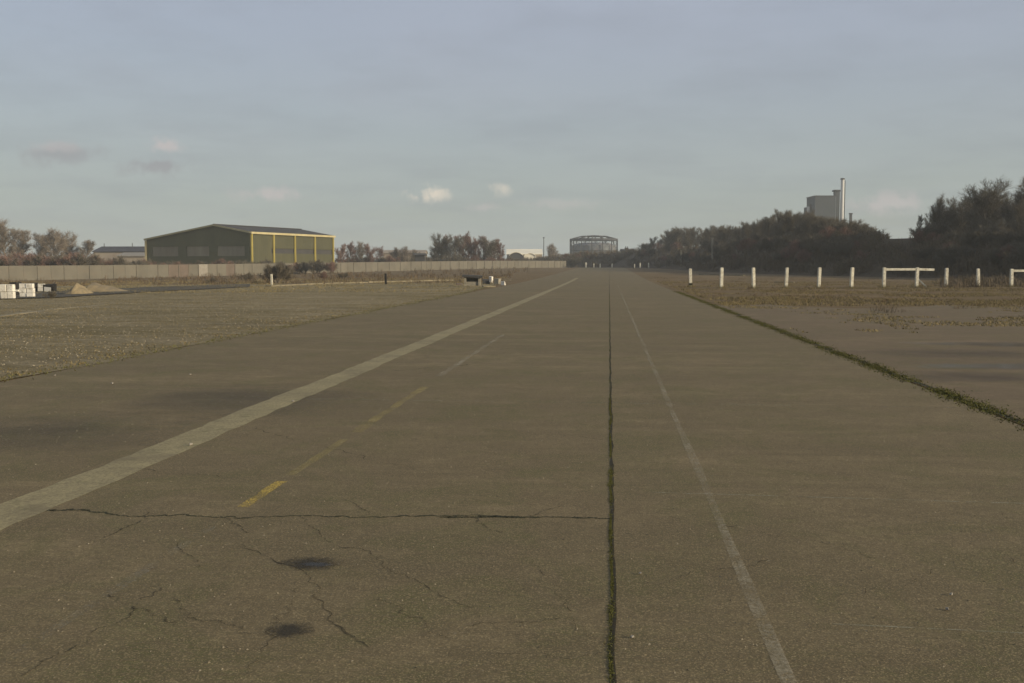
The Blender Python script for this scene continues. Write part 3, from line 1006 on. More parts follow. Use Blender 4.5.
treeat(-22, 215, 214, 'g1', 'bare_tree', 'grey bare tree just beyond the left edge')
treeat(6, 210, 217, 'g1', 'bare_tree', 'tall grey bare tree at the left edge of the picture')
treeat(20, 225, 226, 'g2', 'bare_tree', 'lower grey bare tree close behind the leftmost tree')
treeat(41, 220, 231, 'g2', 'bare_tree', 'grey bare tree at the left of the rounded group of trees')
treeat(56, 214, 226, 'g1', 'bare_tree', 'rounded grey bare tree in the middle of the left group')
treeat(70, 220, 229, 'g1', 'bare_tree', 'rounded grey bare tree right of centre in the left group')
treeat(83, 218, 238, 'g2', 'bare_tree', 'lowest grey bare tree at the right of the left group')
for k in range(30):
    q = -40 + 190 * (k + rt.random()) / 30
    treeat(q, 165 + rt.uniform(0, 20), 252 + rt.uniform(-4, 4) + (4 if q > 95 else 0), rt.choice(['hr', 'h1', 'hr']), 'bare_bush', 'reddish bare bush in the scrub behind the left part of the wall', 'bush', 'bare bushes behind the left part of the wall', 1.4)
for k in range(26):
    q = 150 + 190 * (k + rt.random()) / 26
    treeat(q, 188 + rt.uniform(0, 6) if q < 262 else 183 + rt.uniform(0, 4), 259 + rt.uniform(-3, 2), rt.choice(['h2', 'h1', 'hr']), 'bare_bush', 'dark bare bush between the wall and the green shed', 'bush', 'bare bushes between the wall and the green shed', 1.4)
for k, (q, ry) in enumerate(((342, 243), (350, 240), (360, 240), (370, 242), (380, 245), (396, 246), (405, 245), (415, 248))):
    treeat(q, 270 + (k % 3) * 8, ry, ['r2', 'r1', 'g1'][k % 3] if k < 5 else 'g1', 'bare_tree', 'low reddish bare tree between the green shed and the tall clump', 'tree', 'low bare trees right of the green shed', 1.3)
for k in range(26):
    q = 336 + 170 * (k + rt.random()) / 26
    treeat(q, 272 + rt.uniform(-5, 8), 256 + rt.uniform(-3, 1), rt.choice(['h2', 'h1', 'hr']), 'bare_bush', 'bare bush in the scrub behind the middle of the wall', 'bush', 'bare bushes behind the middle of the wall', 1.5)
clump = [(434, 240, 'g2'), (441, 231, 'a'), (447, 233, 'r1'), (453, 232, 'b'), (459, 234, 'r2'), (465, 230, 'r1'), (471, 234, 'r2'), (477, 236, 'r1'), (483, 234, 'r2'), (489, 235, 'a'), (495, 237, 'r2'), (500, 240, 'r1')]
for k, (q, ry, key) in enumerate(clump):
    if k in (1, 3, 9):
        lab = {1: 'darker brown bare tree at the left end of the reddish clump', 3: 'darker brown bare tree inside the left of the reddish clump', 9: 'darker brown bare tree near the right end of the reddish clump'}[k]
        treeat(q, 280, ry, key, 'bare_tree', lab)
    elif k == 0:
        treeat(q, 286, ry, key, 'bare_tree', 'thin grey bare tree standing left of the reddish clump')
    else:
        treeat(q, 280 + (k * 5 % 13), ry, key, 'bare_tree', 'reddish bare tree in the dense clump left of the runway end', 'tree', 'reddish bare trees in the clump', 1.15)
for k, (q, ry) in enumerate(((509, 255), (518, 256), (530, 257), (540, 256), (551, 254), (560, 254), (570, 253))):
    treeat(q, 318, ry, 'h1', 'bare_bush', 'dark bare bush in front of the white-roofed warehouse', 'bush', 'bushes in front of the white-roofed warehouse', 2.0)
treeat(551, 420, 242, 'g1', 'bare_tree', 'hazy bare tree beside the thin mast', wide=.9)
treeat(556, 425, 244, 'g2', 'bare_tree', 'second hazy bare tree right of the thin mast')
# bush in front of the wall, with lower ones beside it
treeat(277, 97, 260, 'h2', 'bare_bush', 'large dark bush standing in front of the wall', 'bush', wide=1.3)
treeat(270, 98, 264, 'h1', 'bare_bush', 'smaller bush grown into the left side of the large bush', 'bush', wide=1.3)
treeat(288, 99, 266, 'h2', 'bare_bush', 'smaller bush grown into the right side of the large bush', 'bush', wide=1.4)
treeat(248, 104, 270, 'h1', 'bare_bush', 'low bush left of the large bush', 'bush', wide=1.3)
treeat(212, 100, 276, 'h1', 'bare_bush', 'small low bush well left of the large bush', 'bush', wide=1.6)
treeat(325, 115, 270, 'hr', 'bare_bush', 'low reddish bush right of the large bush', 'bush', wide=1.6)
treeat(345, 120, 271, 'h1', 'bare_bush', 'second low bush right of the large bush', 'bush', wide=1.6)
treeat(50, 50, 289, 'h1', 'bare_bush', 'low dead bush in front of the sand heaps', 'bush', wide=1.5)

# dead weeds
pts = scatter_px(1500, -40, 575, 88, 150, 31, -.05)
pts2 = scatter_px(700, 100, 560, 120, 260, 32, -.1, .06)
def th2(pa, h, seed, name, label, mat, n_st, spread, w):
    P3 = [(x, y, gz(x, y)) for x, y in pa]
    return thicket(name, mat, P3, h, seed, label, n_st, spread, w)
th2(pts, .55, 33, 'dead_weeds', 'brown dead weeds in the field before the wall', M['straw'], 6, .5, .03)
# keep these in front of the wall only
WP0 = at(-160, 0 + 1 / (.0075 + .0042 * 160 / 560), 0); WP1 = at(566, 303, 0)
wd = (WP1 - WP0).normalized(); wnm = Vector((wd.y, -wd.x, 0))
pts2 = np.array([p for p in pts2 if (Vector((p[0], p[1], 0)) - WP0).dot(wnm) > .6])
th2(pts2, .75, 34, 'dead_weeds', 'tall brown weeds along the foot of the wall', M['straw'], 7, .6, .05)
pts = scatter_px(1700, 655, 1090, 44, 125, 35, -.02)
th2(pts, .22, 36, 'dead_weeds', 'low dead weeds in the field right of the runway', M['straw'], 7, .5, .025)
pts = scatter_px(500, 940, 1120, 74, 108, 37, -.3)
th2(pts, .8, 38, 'dead_weeds', 'dark tall weeds behind the right-hand posts', M['bramble'], 9, .7, .04)
n = 60000
pa = scatter_px(n, 640, 1060, 40, 100, 41, -.02, .2)
blades('field_grass', M['grass'], pa, .09, .035, .9, 42, 'rough grass in the field right of the runway')
pa = scatter_px(50000, -20, 520, 60, 130, 43, -.05, .2)
blades('field_grass', M['grass'], pa, .11, .045, .9, 44, 'rough grass in the field left of the runway')
pts = scatter_px(900, 700, 1080, 20, 52, 55, .18, .25)
th2(pts, .10, 56, 'dead_weeds', 'sparse dead weeds rooted in the cracks of the right apron', M['straw'], 7, .45, .018)
blades('apron_grass', M['grass'], scatter_px(60000, 660, 1100, 22, 60, 57, .22, .3), .05, .03, 1.0, 58, 'thin patches of dry grass and moss on the right apron', z0=.008)
rg2 = np.random.default_rng(77)
d = 2.6 + 30 * rg2.uniform(0, 1, 9000) ** 1.6
blades('grit', M['grit'], np.stack([rg2.uniform(-8, 4.0, 9000), d], 1), .006, .011, .5, 59, 'loose grit and crumbs scattered on the runway', z0=.012)
d = 10 + 60 * rg2.uniform(0, 1, 16000) ** 1.4
xx = -8.7 - rg2.uniform(0, 1, 16000) * (6 + d * .6) - np.maximum(0, d - 55) * .045
blades('gravel', M['grit'], np.stack([xx, d], 1), .018, .032, .5, 60, 'pale loose gravel scattered over the left verge', z0=.03)
for k, (q, ry, h) in enumerate(((890, 313, .45), (905, 312, .3), (877, 311, .25), (960, 309, .3), (820, 299, .25))):
    p = gnd(q, ry)
    o = th2(np.array([(p.x, p.y)]), h, 50 + k, 'weed_clump', ['tallest weed on the apron edge below the broken barrier', 'low weed right of the tallest apron weed', 'low weed left of the tallest apron weed',
            'weed at the far right of the apron edge', 'weed on the field left of the barrier'][k], M['bramble'], 26, .35, .014)
    del o['kind']; o['category'] = 'weed'

# ------------------------------------------------------------------ boundary wall
L = (WP1 - WP0).length
npan = 96
wall = empty('panel_wall', (WP0.x, WP0.y, gz(WP0.x, WP0.y)))
tag(wall, 'long grey panel wall crossing the whole left side', 'wall')
rw = random.Random(9)
def screen_col(p): return 512 + FPX * (p.x * RGT.x + p.y * RGT.y) / (p.x * FWD.x + p.y * FWD.y)
wz = lambda p: gz(p.x, p.y)
for i in range(npan):
    a = WP0 + wd * (L * i / npan); b = WP0 + wd * (L * (i + 1) / npan - .015)
    za, zb = wz(a) - .15, wz(b) - .15
    c_ = screen_col((a + b) / 2)
    H = 2.02 + rw.uniform(-.01, .01) + .15
    th = wnm * rw.uniform(.0, .03)
    m = MB()
    q = [Vector((a.x, a.y, za)) + th, Vector((b.x, b.y, zb)) + th, Vector((b.x, b.y, zb + H)) + th, Vector((a.x, a.y, za + H)) + th]
    m.prism(q, wnm * -.12)
    mt = M['wallgrey']; lab = None
    if 173 < c_ < 186 or 230 < c_ < 235: mt = M['wallred']; lab = 'rust-brown panel'
    if 203 < c_ < 209: mt = M['wallpale']; lab = 'pale panel'
    o = m.build('panel', mt, wall); o.location = -wall.location
    if lab: o['label'] = lab
    if i % 2 == 0 and i < 100 * 2:
        m = MB(); m.box((a.x - wd.x * .03, a.y - wd.y * .03, za + 1.04), (.10, .20, 2.12), math.atan2(wd.y, wd.x))
        o = m.build('wall_post', M['wallgrey'], wall); o.location = -wall.location
# ------------------------------------------------------------------ green shed
def cf(x, d, z=0): p = FWD * d + RGT * x; return Vector((p.x, p.y, z))
r0 = cf(-52.1, 200); gd = cf(-2.283, 1).normalized(); sdv = cf(.438, 1).normalized()
g0 = gz(r0.x, r0.y) - .2
LG, LS = 26.9, 29.2
ZR, ZA, ZL = 8.2, 9.75, 7.05
SA = 8.9
shed = empty('industrial_shed', (r0.x, r0.y, g0))
tag(shed, 'large dark green shed with yellow trim behind the wall', 'shed')
out_g = -sdv; out_s = -gd          # outward normals of the gable and the long side
P = lambda g, s, z, o=0, o2=0: Vector((0, 0, z - g0)) + gd * g + sdv * s + out_g * o + out_s * o2
def part(m, name, mat, par=shed, label=None):
    o = m.build(name, mat, par)
    if label: o['label'] = label
    return o
def ztop(g): return ZR + (ZA - ZR) * g / SA if g < SA else ZA + (ZL - ZA) * (g - SA) / (LG - SA)
# gable wall: upper cladding, then piers between openings
m = MB(); zc = 5.6
m.prism([P(0, 0, zc), P(LG, 0, zc), P(LG, 0, ZL), P(SA, 0, ZA), P(0, 0, ZR)], sdv * .25)
part(m, 'gable_wall', M['green'])
m = MB()
m.prism([P(0, .02, g0), P(LG, .02, g0), P(LG, .02, 3.6), P(0, .02, 3.6)], sdv * .25)
for a, b in ((0, 1.4), (8.3, 10.4), (16.2, 18.4), (25.3, LG)):
    m.prism([P(a, .02, 3.6), P(b, .02, 3.6), P(b, .02, zc), P(a, .02, zc)], sdv * .25)
part(m, 'lower_wall', M['green'])
for a, b in ((1.4, 8.3), (10.4, 16.2), (18.4, 25.3)):
    m = MB(); m.prism([P(a, .12, 3.6), P(b, .12, 3.6), P(b, .12, zc), P(a, .12, zc)], sdv * .1)
    part(m, 'window', M['pane'])
# long side
m = MB()
m.prism([P(0, .25, 5.2), P(0, LS, 5.2), P(0, LS, ZR), P(0, .25, ZR)], gd * .25)
m.prism([P(.02, .25, g0), P(.02, LS, g0), P(.02, LS, 4.2), P(.02, .25, 4.2)], gd * .25)
m.prism([P(.02, .25, 4.2), P(.02, LS * .23, 4.2), P(.02, LS * .23, 5.2), P(.02, .25, 5.2)], gd * .25)
part(m, 'side_wall', M['olive'])
m = MB(); m.prism([P(.15, LS * .23, 4.2), P(.15, LS, 4.2), P(.15, LS, 5.2), P(.15, LS * .23, 5.2)], gd * .1)  # dark panel stands in for the shaded void in the side opening
part(m, 'dark_opening', M['roofdark'])
m = MB(); m.prism([P(LG, .25, g0), P(LG, LS, g0), P(LG, LS, ZL), P(LG, .25, ZL)], gd * -.25); part(m, 'rear_side_wall', M['green'])
m = MB(); m.prism([P(0, LS, g0), P(LG, LS, g0), P(LG, LS, ZL), P(SA, LS, ZA), P(0, LS, ZR)], sdv * .25); part(m, 'far_gable_wall', M['green'])
# roof: two slopes with thickness
m = MB()
m.prism([P(-.3, -.2, ZR + .02), P(SA, -.2, ZA + .06), P(SA, -.2, ZA + .24), P(-.3, -.2, ZR + .2)], sdv * (LS + .6))
m.prism([P(SA, -.2, ZA + .06), P(LG + .3, -.2, ZL + .02), P(LG + .3, -.2, ZL + .2), P(SA, -.2, ZA + .24)], sdv * (LS + .6))
part(m, 'roof', M['roofdark'])
m = MB()
m.beam(P(-.3, 0, ZR + .06, .34), P(SA, 0, ZA + .1, .34), .12, .34); m.beam(P(SA, 0, ZA + .1, .34), P(LG + .3, 0, ZL + .06, .34), .12, .34)
part(m, 'verge_trim', M['trimpale'])
m = MB(); m.beam(P(0, -.2, ZR, 0, .42), P(0, LS + .3, ZR, 0, .42), .16, .42); part(m, 'eaves_trim', M['trimpale'])
m = MB(); m.beam(P(SA, -.2, ZA + .3), P(SA, LS + .3, ZA + .3), .5, .12); part(m, 'ridge_cap', M['roofdark'])
for k in range(5):
    m = MB(); s = min(max(LS * k / 4, .25), LS - .2)
    m.beam(P(0, s, g0, 0, .2), P(0, s, ZR - .22, 0, .2), .3, .3); part(m, 'column', M['trim'])
m = MB(); m.beam(P(LG, 0, g0, .2), P(LG, 0, ZL - .1, .2), .3, .3); part(m, 'column', M['trimpale'])

# ------------------------------------------------------------------ far buildings
def gable_building(name, label, cat, px0, px1, d_, ytop, yeave, wallm, roofm, depth=14, rise_px=None, ang=0.0):
    a = at(px0, d_); b = at(px1, d_)
    z0 = min(a.z, b.z) - .3
    ze = CAM_H + (266 - yeave) / FPX * d_; zt = CAM_H + (266 - ytop) / FPX * d_
    W = (b - a).length
    o = empty(name, (a.x, a.y, z0), math.atan2((b - a).y, (b - a).x) + ang)
    tag(o, label, cat)
    m = MB(); m.prism([(0, 0, 0), (0, depth, 0), (0, depth, ze - z0), (0, depth / 2, zt - z0 - .1), (0, 0, ze - z0)], (W, 0, 0)); m.build('wall', wallm, o)
    m = MB()
    m.prism([(-.3, -.4, ze - z0 - .02), (-.3, depth / 2, zt - z0 - .02), (-.3, depth / 2, zt - z0 + .2), (-.3, -.4, ze - z0 + .2)], (W + .6, 0, 0))
    m.prism([(-.3, depth / 2, zt - z0 - .02), (-.3, depth + .4, ze - z0 - .02), (-.3, depth + .4, ze - z0 + .2), (-.3, depth / 2, zt - z0 + .2)], (W + .6, 0, 0))
    m.build('roof', roofm, o)
    return o, W, ze - z0, zt - z0


o, W, ze, zt = gable_building('long_building', 'long low building with dark slate-blue roof left of the green shed', 'building', 95, 160, 300, 246.8, 252, M['house'], M['roofblue'])
for k, (px, top) in enumerate(((106, 243.5), (134, 243))):
    p = at(px, 305); m = MB(); m.tube((0, 0, 0), (0, 0, CAM_H + (266 - top) / FPX * 305 - p.z), .18, .1, 6)
    mo = m.build('pole', M['steeldark']); mo.location = p
    tag(mo, ['thin pole above the left end of the dark blue roof', 'thin pole above the right end of the dark blue roof'][k], 'pole')
gable_building('low_building', 'pale roofed low building against the left end of the green shed', 'building', 119, 146, 255, 253, 256.5, M['house'], M['wallpale'], 10)
gable_building('small_hut', 'small dark hut behind the wall left of the reddish clump', 'hut', 415, 425, 250, 254, 255.5, M['roofdark'], M['roofdark'], 3)
gable_building('low_building', 'distant pale roofed building right of the green shed', 'building', 384, 425, 340, 250.5, 253.5, M['house'], M['house'], 10)

# white-roofed warehouse: two curved bays side by side
def arched(label, px0, px1, d_, ytop, yeave, dark_front):
    a = at(px0, d_); b = at(px1, d_); W = (b - a).length; z0 = min(a.z, b.z) - .3
    ze = CAM_H + (266 - yeave) / FPX * d_ - z0; zt = CAM_H + (266 - ytop) / FPX * d_ - z0
    o = empty('warehouse', (a.x, a.y, z0), math.atan2((b - a).y, (b - a).x)); tag(o, label, 'warehouse')
    n = 12
    arc = [(W * i / n, 0, ze + (zt - ze) * math.sin(math.pi * i / n) ** .8) for i in range(n + 1)]
    m = MB(); m.prism([(0, 0, 0), (W, 0, 0)] + [p for p in reversed(arc)], (0, 22, 0)); m.build('wall', dark_front, o)
    m = MB()
    for i in range(n):
        p, q = Vector(arc[i]), Vector(arc[i + 1])
        m.prism([p + Vector((0, -.3, .03)), q + Vector((0, -.3, .03)), q + Vector((0, -.3, .3)), p + Vector((0, -.3, .3))], (0, 22.6, 0))
    m.build('roof', M['whiteroof'], o)
    return o, W, ze, zt
gable_building('warehouse', 'long warehouse showing its broad white sheet roof', 'warehouse', 507, 542, 410, 249.2, 254.5, M['house'], M['whiteroof'], 20)
arched('small arched warehouse with white roof and dark front before the broad one', 509, 523, 395, 252.6, 256, M['roofdark'])
arched('second small arched warehouse right of the dark-fronted one', 524, 536, 396, 253.8, 256.5, M['whiteroof'])
p = at(543.6, 400); m = MB(); m.tube((0, 0, 0), (0, 0, CAM_H + 28.5 * .4 - p.z), .22, .12, 6); m.box((0, 0, CAM_H + 28 * .4 - p.z), (.7, .7, .3))
mo = m.build('mast', M['steeldark']); mo.location = p; tag(mo, 'thin dark mast right of the white-roofed warehouse', 'mast')

# gas holder
gc = at(593.5, 600); gc.z = 0
RG_ = 14.2; zt = CAM_H + (266 - 240) * .6
gh = empty('gas_holder', gc); tag(gh, 'round gas holder with dark guide frame beyond the bank', 'gas holder')
m = MB(); n = 32; m.v = []
for z, r_ in ((0, RG_ - 1), (zt * .80, RG_ - 1), (zt * .86, RG_ - 3), (zt * .90, RG_ * .5)):
    for i in range(n): t_ = 2 * math.pi * i / n; m.v.append((r_ * math.cos(t_), r_ * math.sin(t_), z))
for k in range(3):
    for i in range(n): j = (i + 1) % n; m.f.append((k * n + i, k * n + j, (k + 1) * n + j, (k + 1) * n + i))
m.f.append(tuple(3 * n + i for i in range(n)))
m.build('tank', M['holder'], gh)
nc = 14
cp = [Vector((RG_ * math.cos(2 * math.pi * (i + .35) / nc), RG_ * math.sin(2 * math.pi * (i + .35) / nc), 0)) for i in range(nc)]
up = Vector((0, 0, 1))
for i in range(nc):
    m = MB(); m.beam(cp[i], cp[i] + up * (zt + .2), .6, .6); m.build('column', M['steeldark'], gh)
for zz_ in (zt, zt * .62):
    m = MB()
    for i in range(nc): m.beam(cp[i] + up * zz_, cp[(i + 1) % nc] + up * zz_, .5, 1.2 if zz_ == zt else .4)
    m.build('guide_ring', M['steeldark'], gh)
m = MB()
apex = Vector((0, 0, zt + 2.6))
for i in range(nc):
    a = cp[i] + up * (zt + .3); b = a.lerp(apex, .45) + up * .65
    a2 = cp[(i + 1) % nc] + up * (zt + .3); b2 = a2.lerp(apex, .45) + up * .65
    m.beam(a, b, .5, .5); m.beam(b, b2, .4, .6); m.beam(b, apex, .4, .4)
m.build('crown_frame', M['steeldark'], gh)
m = MB()
for i in range(nc):
    a, b = cp[i], cp[(i + 1) % nc]
    m.beam(a + up * zt * .62, b + up * zt, .14, .14); m.beam(b + up * zt * .62, a + up * zt, .14, .14)
m.build('bracing', M['steeldark'], gh)
# house chimney stack silhouette right of it
gable_building('house', 'tiny dark roofed house right of the gas holder', 'house', 622, 633, 420, 249.3, 250.6, M['roofdark'], M['roofdark'], 8)
p = at(626, 418); m = MB(); m.box((0, 0, 3.9), (1.4, 1.2, 7.8)); m.box((0, 0, 7.9), (1.7, 1.5, .3)); m.box((-.35, 0, 8.3), (.3, .3, .7)); m.box((.35, 0, 8.3), (.3, .3, .6))
mo = m.build('chimney_stack', M['roofdark']); mo.location = p; tag(mo, 'short dark chimney stack right of the gas holder', 'chimney')

# power plant
D = 500
pp = at(820, D); pp.z = 0
plantb = empty('power_plant', pp, YAW); tag(plantb, 'grey block of the power plant with a capped tower beside it', 'power plant')
hz_ = CAM_H + (266 - 198) * .5
m = MB(); m.box((-.7, 0, hz_ / 2), (10.0, 14, hz_), 0); m.build('boiler_house', M['metalgrey'], plantb)
m = MB(); m.box((-.7, 0, hz_ + .2), (10.4, 14.4, .4), 0); m.build('roof_edge', M['steeldark'], plantb)
m = MB(); m.tube((5.2, -3, 0), (5.2, -3, hz_ + .6), .5, .5, 10); m.build('duct', M['steel'], plantb)
hz2 = CAM_H + (266 - 192.5) * .5
m = MB(); m.box((7.0, 0, hz2 / 2), (2.3, 3, hz2), 0); m.build('tower', M['metalgrey'], plantb)
m = MB(); m.box((7.0, 0, hz2 + .4), (3.4, 4, .8), 0); m.build('tower_cap', M['steeldark'], plantb)
m = MB(); m.box((-7.2, 0, (hz_ - 5) / 2), (2.2, 5, hz_ - 5), 0); m.box((-6.6, -2, (hz_ - 3.6) / 2), (1.0, 1.0, hz_ - 3.6)); m.build('annex', M['roofdark'], plantb)
m = MB(); m.box((-7.9, -3.2, hz_ - 6.5), (1.0, 1, 3.4), 0); m.build('vent', M['steel'], plantb)
ch = at(839.6, 496); ch.z = 0; hc = CAM_H + (266 - 179.5) * .496
m = MB()
for i in range(6): m.tube((0, 0, hc * i / 6), (0, 0, hc * (i + 1) / 6), .95 - .02 * i, .93 - .02 * i, 16, True)
cho = empty('chimney', ch); tag(cho, 'tall slim bright steel chimney right of the grey plant', 'chimney')
m.build('flue', M['steel'], cho, smooth=False)
m = MB(); m.tube((0, 0, hc - .6), (0, 0, hc + .1), 1.05, 1.05, 16); m.build('collar', M['steeldark'], cho)
m = MB(); m.beam((1.15, -.2, 2), (1.15, -.2, hc - 1), .35, .3); m.build('ladder', M['steeldark'], cho)
p = at(848.5, 480); p.z = 0; m = MB(); m.box((0, 0, 13.4), (1.1, 1.1, 26)); m.box((0, 0, 26.5), (1.5, 1.5, .5))
mo = m.build('vent_tower', M['roofdark']); mo.location = p; tag(mo, 'small dark tower top just right of the steel chimney', 'tower')
# brick-dark wall seen level in the gap between the trees
p0, p1 = on_bank(925, 9), on_bank(880, 9)
m = MB(); m.prism([Vector((p0.x, p0.y, 4)), Vector((p1.x, p1.y, 4)), Vector((p1.x, p1.y, CAM_H + 28.3 * .152)), Vector((p0.x, p0.y, CAM_H + 28.3 * .152))], FWD * .25)
mo = m.build('back_wall', M['roofdark'], origin=p0); tag(mo, 'dark level wall in the gap between the tree groups', 'wall')
# small pale things on the bank
for px, d_, y0, y1, w, lab in ((711.5, 200, 247.5, 238.3, .35, 'small pale post standing high on the bank'), (680.5, 232, 256, 250.5, .22, 'tiny grey post lower on the bank')):
    p = at(px, d_, py=y0); m = MB(); m.box((0, 0, (y0 - y1) / FPX * d_ / 2 - 1.2), (w, w, (y0 - y1) / FPX * d_ + 2.4)); m.box((0, 0, (y0 - y1) / FPX * d_), (w * 1.4, w * 1.4, .12))
    mo = m.build('marker_post', M['rubble']); mo.location = p; tag(mo, lab, 'post')

# ------------------------------------------------------------------ white posts
def post_mb(h, w, seed, ox=0):
    r_ = random.Random(seed); m = MB()
    hw = w / 2; lean = (r_.uniform(-.06, .06), r_.uniform(-.05, .05))
    rings = [(-.25, 1), (h * .33, 1), (h * .66, .99), (h - .035, .97), (h, .78)]
    for z, k in rings:
        for i, j in ((-1, -1), (1, -1), (1, 1), (-1, 1)):
            m.v.append((ox + i * hw * k + lean[0] * z / h + r_.uniform(-.004, .004), j * hw * k + lean[1] * z / h, z))
    for q in range(len(rings) - 1):
        for i in range(4):
            j = (i + 1) % 4; m.f.append((q * 4 + i, q * 4 + j, q * 4 + 4 + j, q * 4 + 4 + i))
    n_ = 4 * (len(rings) - 1); m.f.append((n_, n_ + 1, n_ + 2, n_ + 3)); m.f.append((3, 2, 1, 0))
    return m


rb_ = np.random.default_rng(91)
bp = [at(px_, d_) for px_, d_ in ((690.3, 76), (721, 71.5), (753.3, 71.5), (785.6, 71.8), (818.3, 72), (850.8, 72.2), (883.3, 73.5), (916, 73.5), (945.4, 75), (977.5, 76.5), (1010.5, 76))]
bq = np.array([(p.x + rb_.normal(0, .22), p.y - .1 + rb_.normal(0, .16)) for p in bp for _ in range(110)])
blades('post_grass', M['grass'], bq, .22, .03, .7, 92, 'dry grass left long round the feet of the white posts')
ordn = ['first', 'second', 'third', 'fourth', 'fifth', 'sixth']
GP = 'white concrete posts in a row across the right-hand field'
xs_ = [(690.3, 76, 268.6), (721, 71.5, 267.6), (753.3, 71.5, 267.6), (785.6, 71.8, 267.6), (818.3, 72, 267.5), (850.8, 72.2, 267.4)]
for k, (px, d_, yt) in enumerate(xs_):
    p = at(px, d_)
    m = post_mb(CAM_H + (266 - yt) / FPX * d_ - p.z, .21, 100 + k)
    o = m.build('white_post', M['post'], bevel=.012); o.location = p; o.rotation_euler = (0, 0, YAW + .08 * (k % 3))
    tag(o, ordn[k] + ' white square post counting right from the runway' + (', with a green-stained base' if k == 0 else ''), 'post', GP)
    if k == 0:
        m = MB(); m.box((0, 0, .22), (.235, .235, .17)); o2 = m.build('stained_band', M['conifer'], o)
for k, (px, d_, yt, lab) in enumerate(((945.4, 75, 268, 'white square post just right of the broken barrier'), (977.5, 76.5, 268.6, 'white square post left of the barrier at the right edge'))):
    p = at(px, d_); m = post_mb(CAM_H + (266 - yt) / FPX * d_ - p.z, .21, 120 + k)
    o = m.build('white_post', M['post'], bevel=.012); o.location = p; o.rotation_euler = (0, 0, YAW); tag(o, lab, 'post', GP)


def barrier(pxa, pxb, pxe, d_, yt, lab, brace):
    a = at(pxa, d_); b = at(pxb, d_); e = at(pxe, d_)
    t = empty('barrier', a, math.atan2((b - a).y, (b - a).x)); tag(t, lab, 'barrier', None)
    h = CAM_H + (266 - yt) / FPX * d_ - a.z; W = (b - a).length; E = (e - a).length
    post_mb(h, .21, 5).build('post', M['post'], t, bevel=.012); post_mb(h, .21, 6, W).build('post', M['post'], t, bevel=.012)
    m = MB(); m.beam((.106, -.02, h - .15), (W - .106, -.02, h - .14), .09, .17); 
    if E > W + .3: m.beam((W + .106, -.02, h - .14), (E, -.02, h - .17), .09, .17)
    m.build('rail', M['post'], t, bevel=.008)
    if brace:
        m = MB(); m.beam((W + .12, -.03, .62), (W + .62, -.25, .08), .1, .1); m.build('brace', M['post'], t)
barrier(883.3, 916, 933, 73.5, 267.4, 'white barrier of two posts and a broken top rail', True)
barrier(1010.5, 1043, 1076, 76, 268.8, 'white railed barrier cut by the right edge of the picture', False)

far = [(585.7, 262.6, .42), (593.6, 263.6, .3), (599.9, 263.6, .32), (611.7, 263.6, .26), (634.2, 264, .24), (639.7, 262.8, .32), (648.3, 262.8, .28)]
flab = ['widest of the far white posts, at the left end of their row', 'second far white post from the left', 'third far white post from the left', 'far white post in line with the mossy joint',
        'faintest far white post, right of the gap', 'sixth far white post from the left', 'rightmost of the far white posts at the runway end']
for k, (px, yt, w) in enumerate(far):
    p = at(px, 258); m = post_mb(CAM_H + (266 - yt) / FPX * 258 - p.z, w, 140 + k)
    o = m.build('white_post', M['post'], bevel=.01); o.location = p; o.rotation_euler = (0, 0, YAW); tag(o, flab[k], 'post', 'white posts across the far end of the runway')

# ------------------------------------------------------------------ kerbs, rubble, stacks, heaps
def kerb(pts_, label, h=.12, w=.25):
    m = MB(); P3 = [gnd(*q) for q in pts_]
    o0 = P3[0].copy()
    for a, b in zip(P3, P3[1:]):
        n_ = max(1, int((b - a).length / 1.6))
        for i in range(n_):
            s = a.lerp(b, i / n_); e = a.lerp(b, (i + .96) / n_)
            s.z = gz(s.x, s.y) + h / 2 - .01 + rw.uniform(-.02, .02); e.z = gz(e.x, e.y) + h / 2 - .01 + rw.uniform(-.02, .02)
            m.beam(s, e, w, h)
    o = m.build('kerb', M['kerb'], origin=o0); tag(o, label, 'kerb')
kerb([(-30, 321), (50, 310), (105, 305)], 'broken pale kerb at the left edge below the white stacks', .05, .3)
kerb([(268, 286.3), (330, 283.8), (400, 282.2), (452, 281.2)], 'pale kerb running from the large bush to the rubble', .13, .5)
kerb([(700, 277), (745, 277.6)], 'pale kerb behind the first two white posts', .14, .6)
kerb([(775, 283), (795, 283.2)], 'short pale kerb behind the third and fourth white posts', .08, .4)
# tarmac track on the left before the wall
m = MB()
for a, b in (((-60, 293), (-60, 300)), ((60, 289), (60, 297)), ((160, 285.5), (160, 291)), ((250, 283.5), (250, 286.8))):
    for q in (a, b):
        p = gnd(*q); m.v.append((p.x, p.y, gz(p.x, p.y) + .06))
for i in range(3): m.f.append((2 * i, 2 * i + 1, 2 * i + 3, 2 * i + 2))
tag(m.build('track', M['track']), 'old grey tarmac track before the wall', kind='structure')


def chunk(m, c, size, rz, seed, tilt=None):
    r_ = random.Random(seed); m.box(c, size, rz, jit=min(size) * .13, tilt=tilt, rnd=r_)

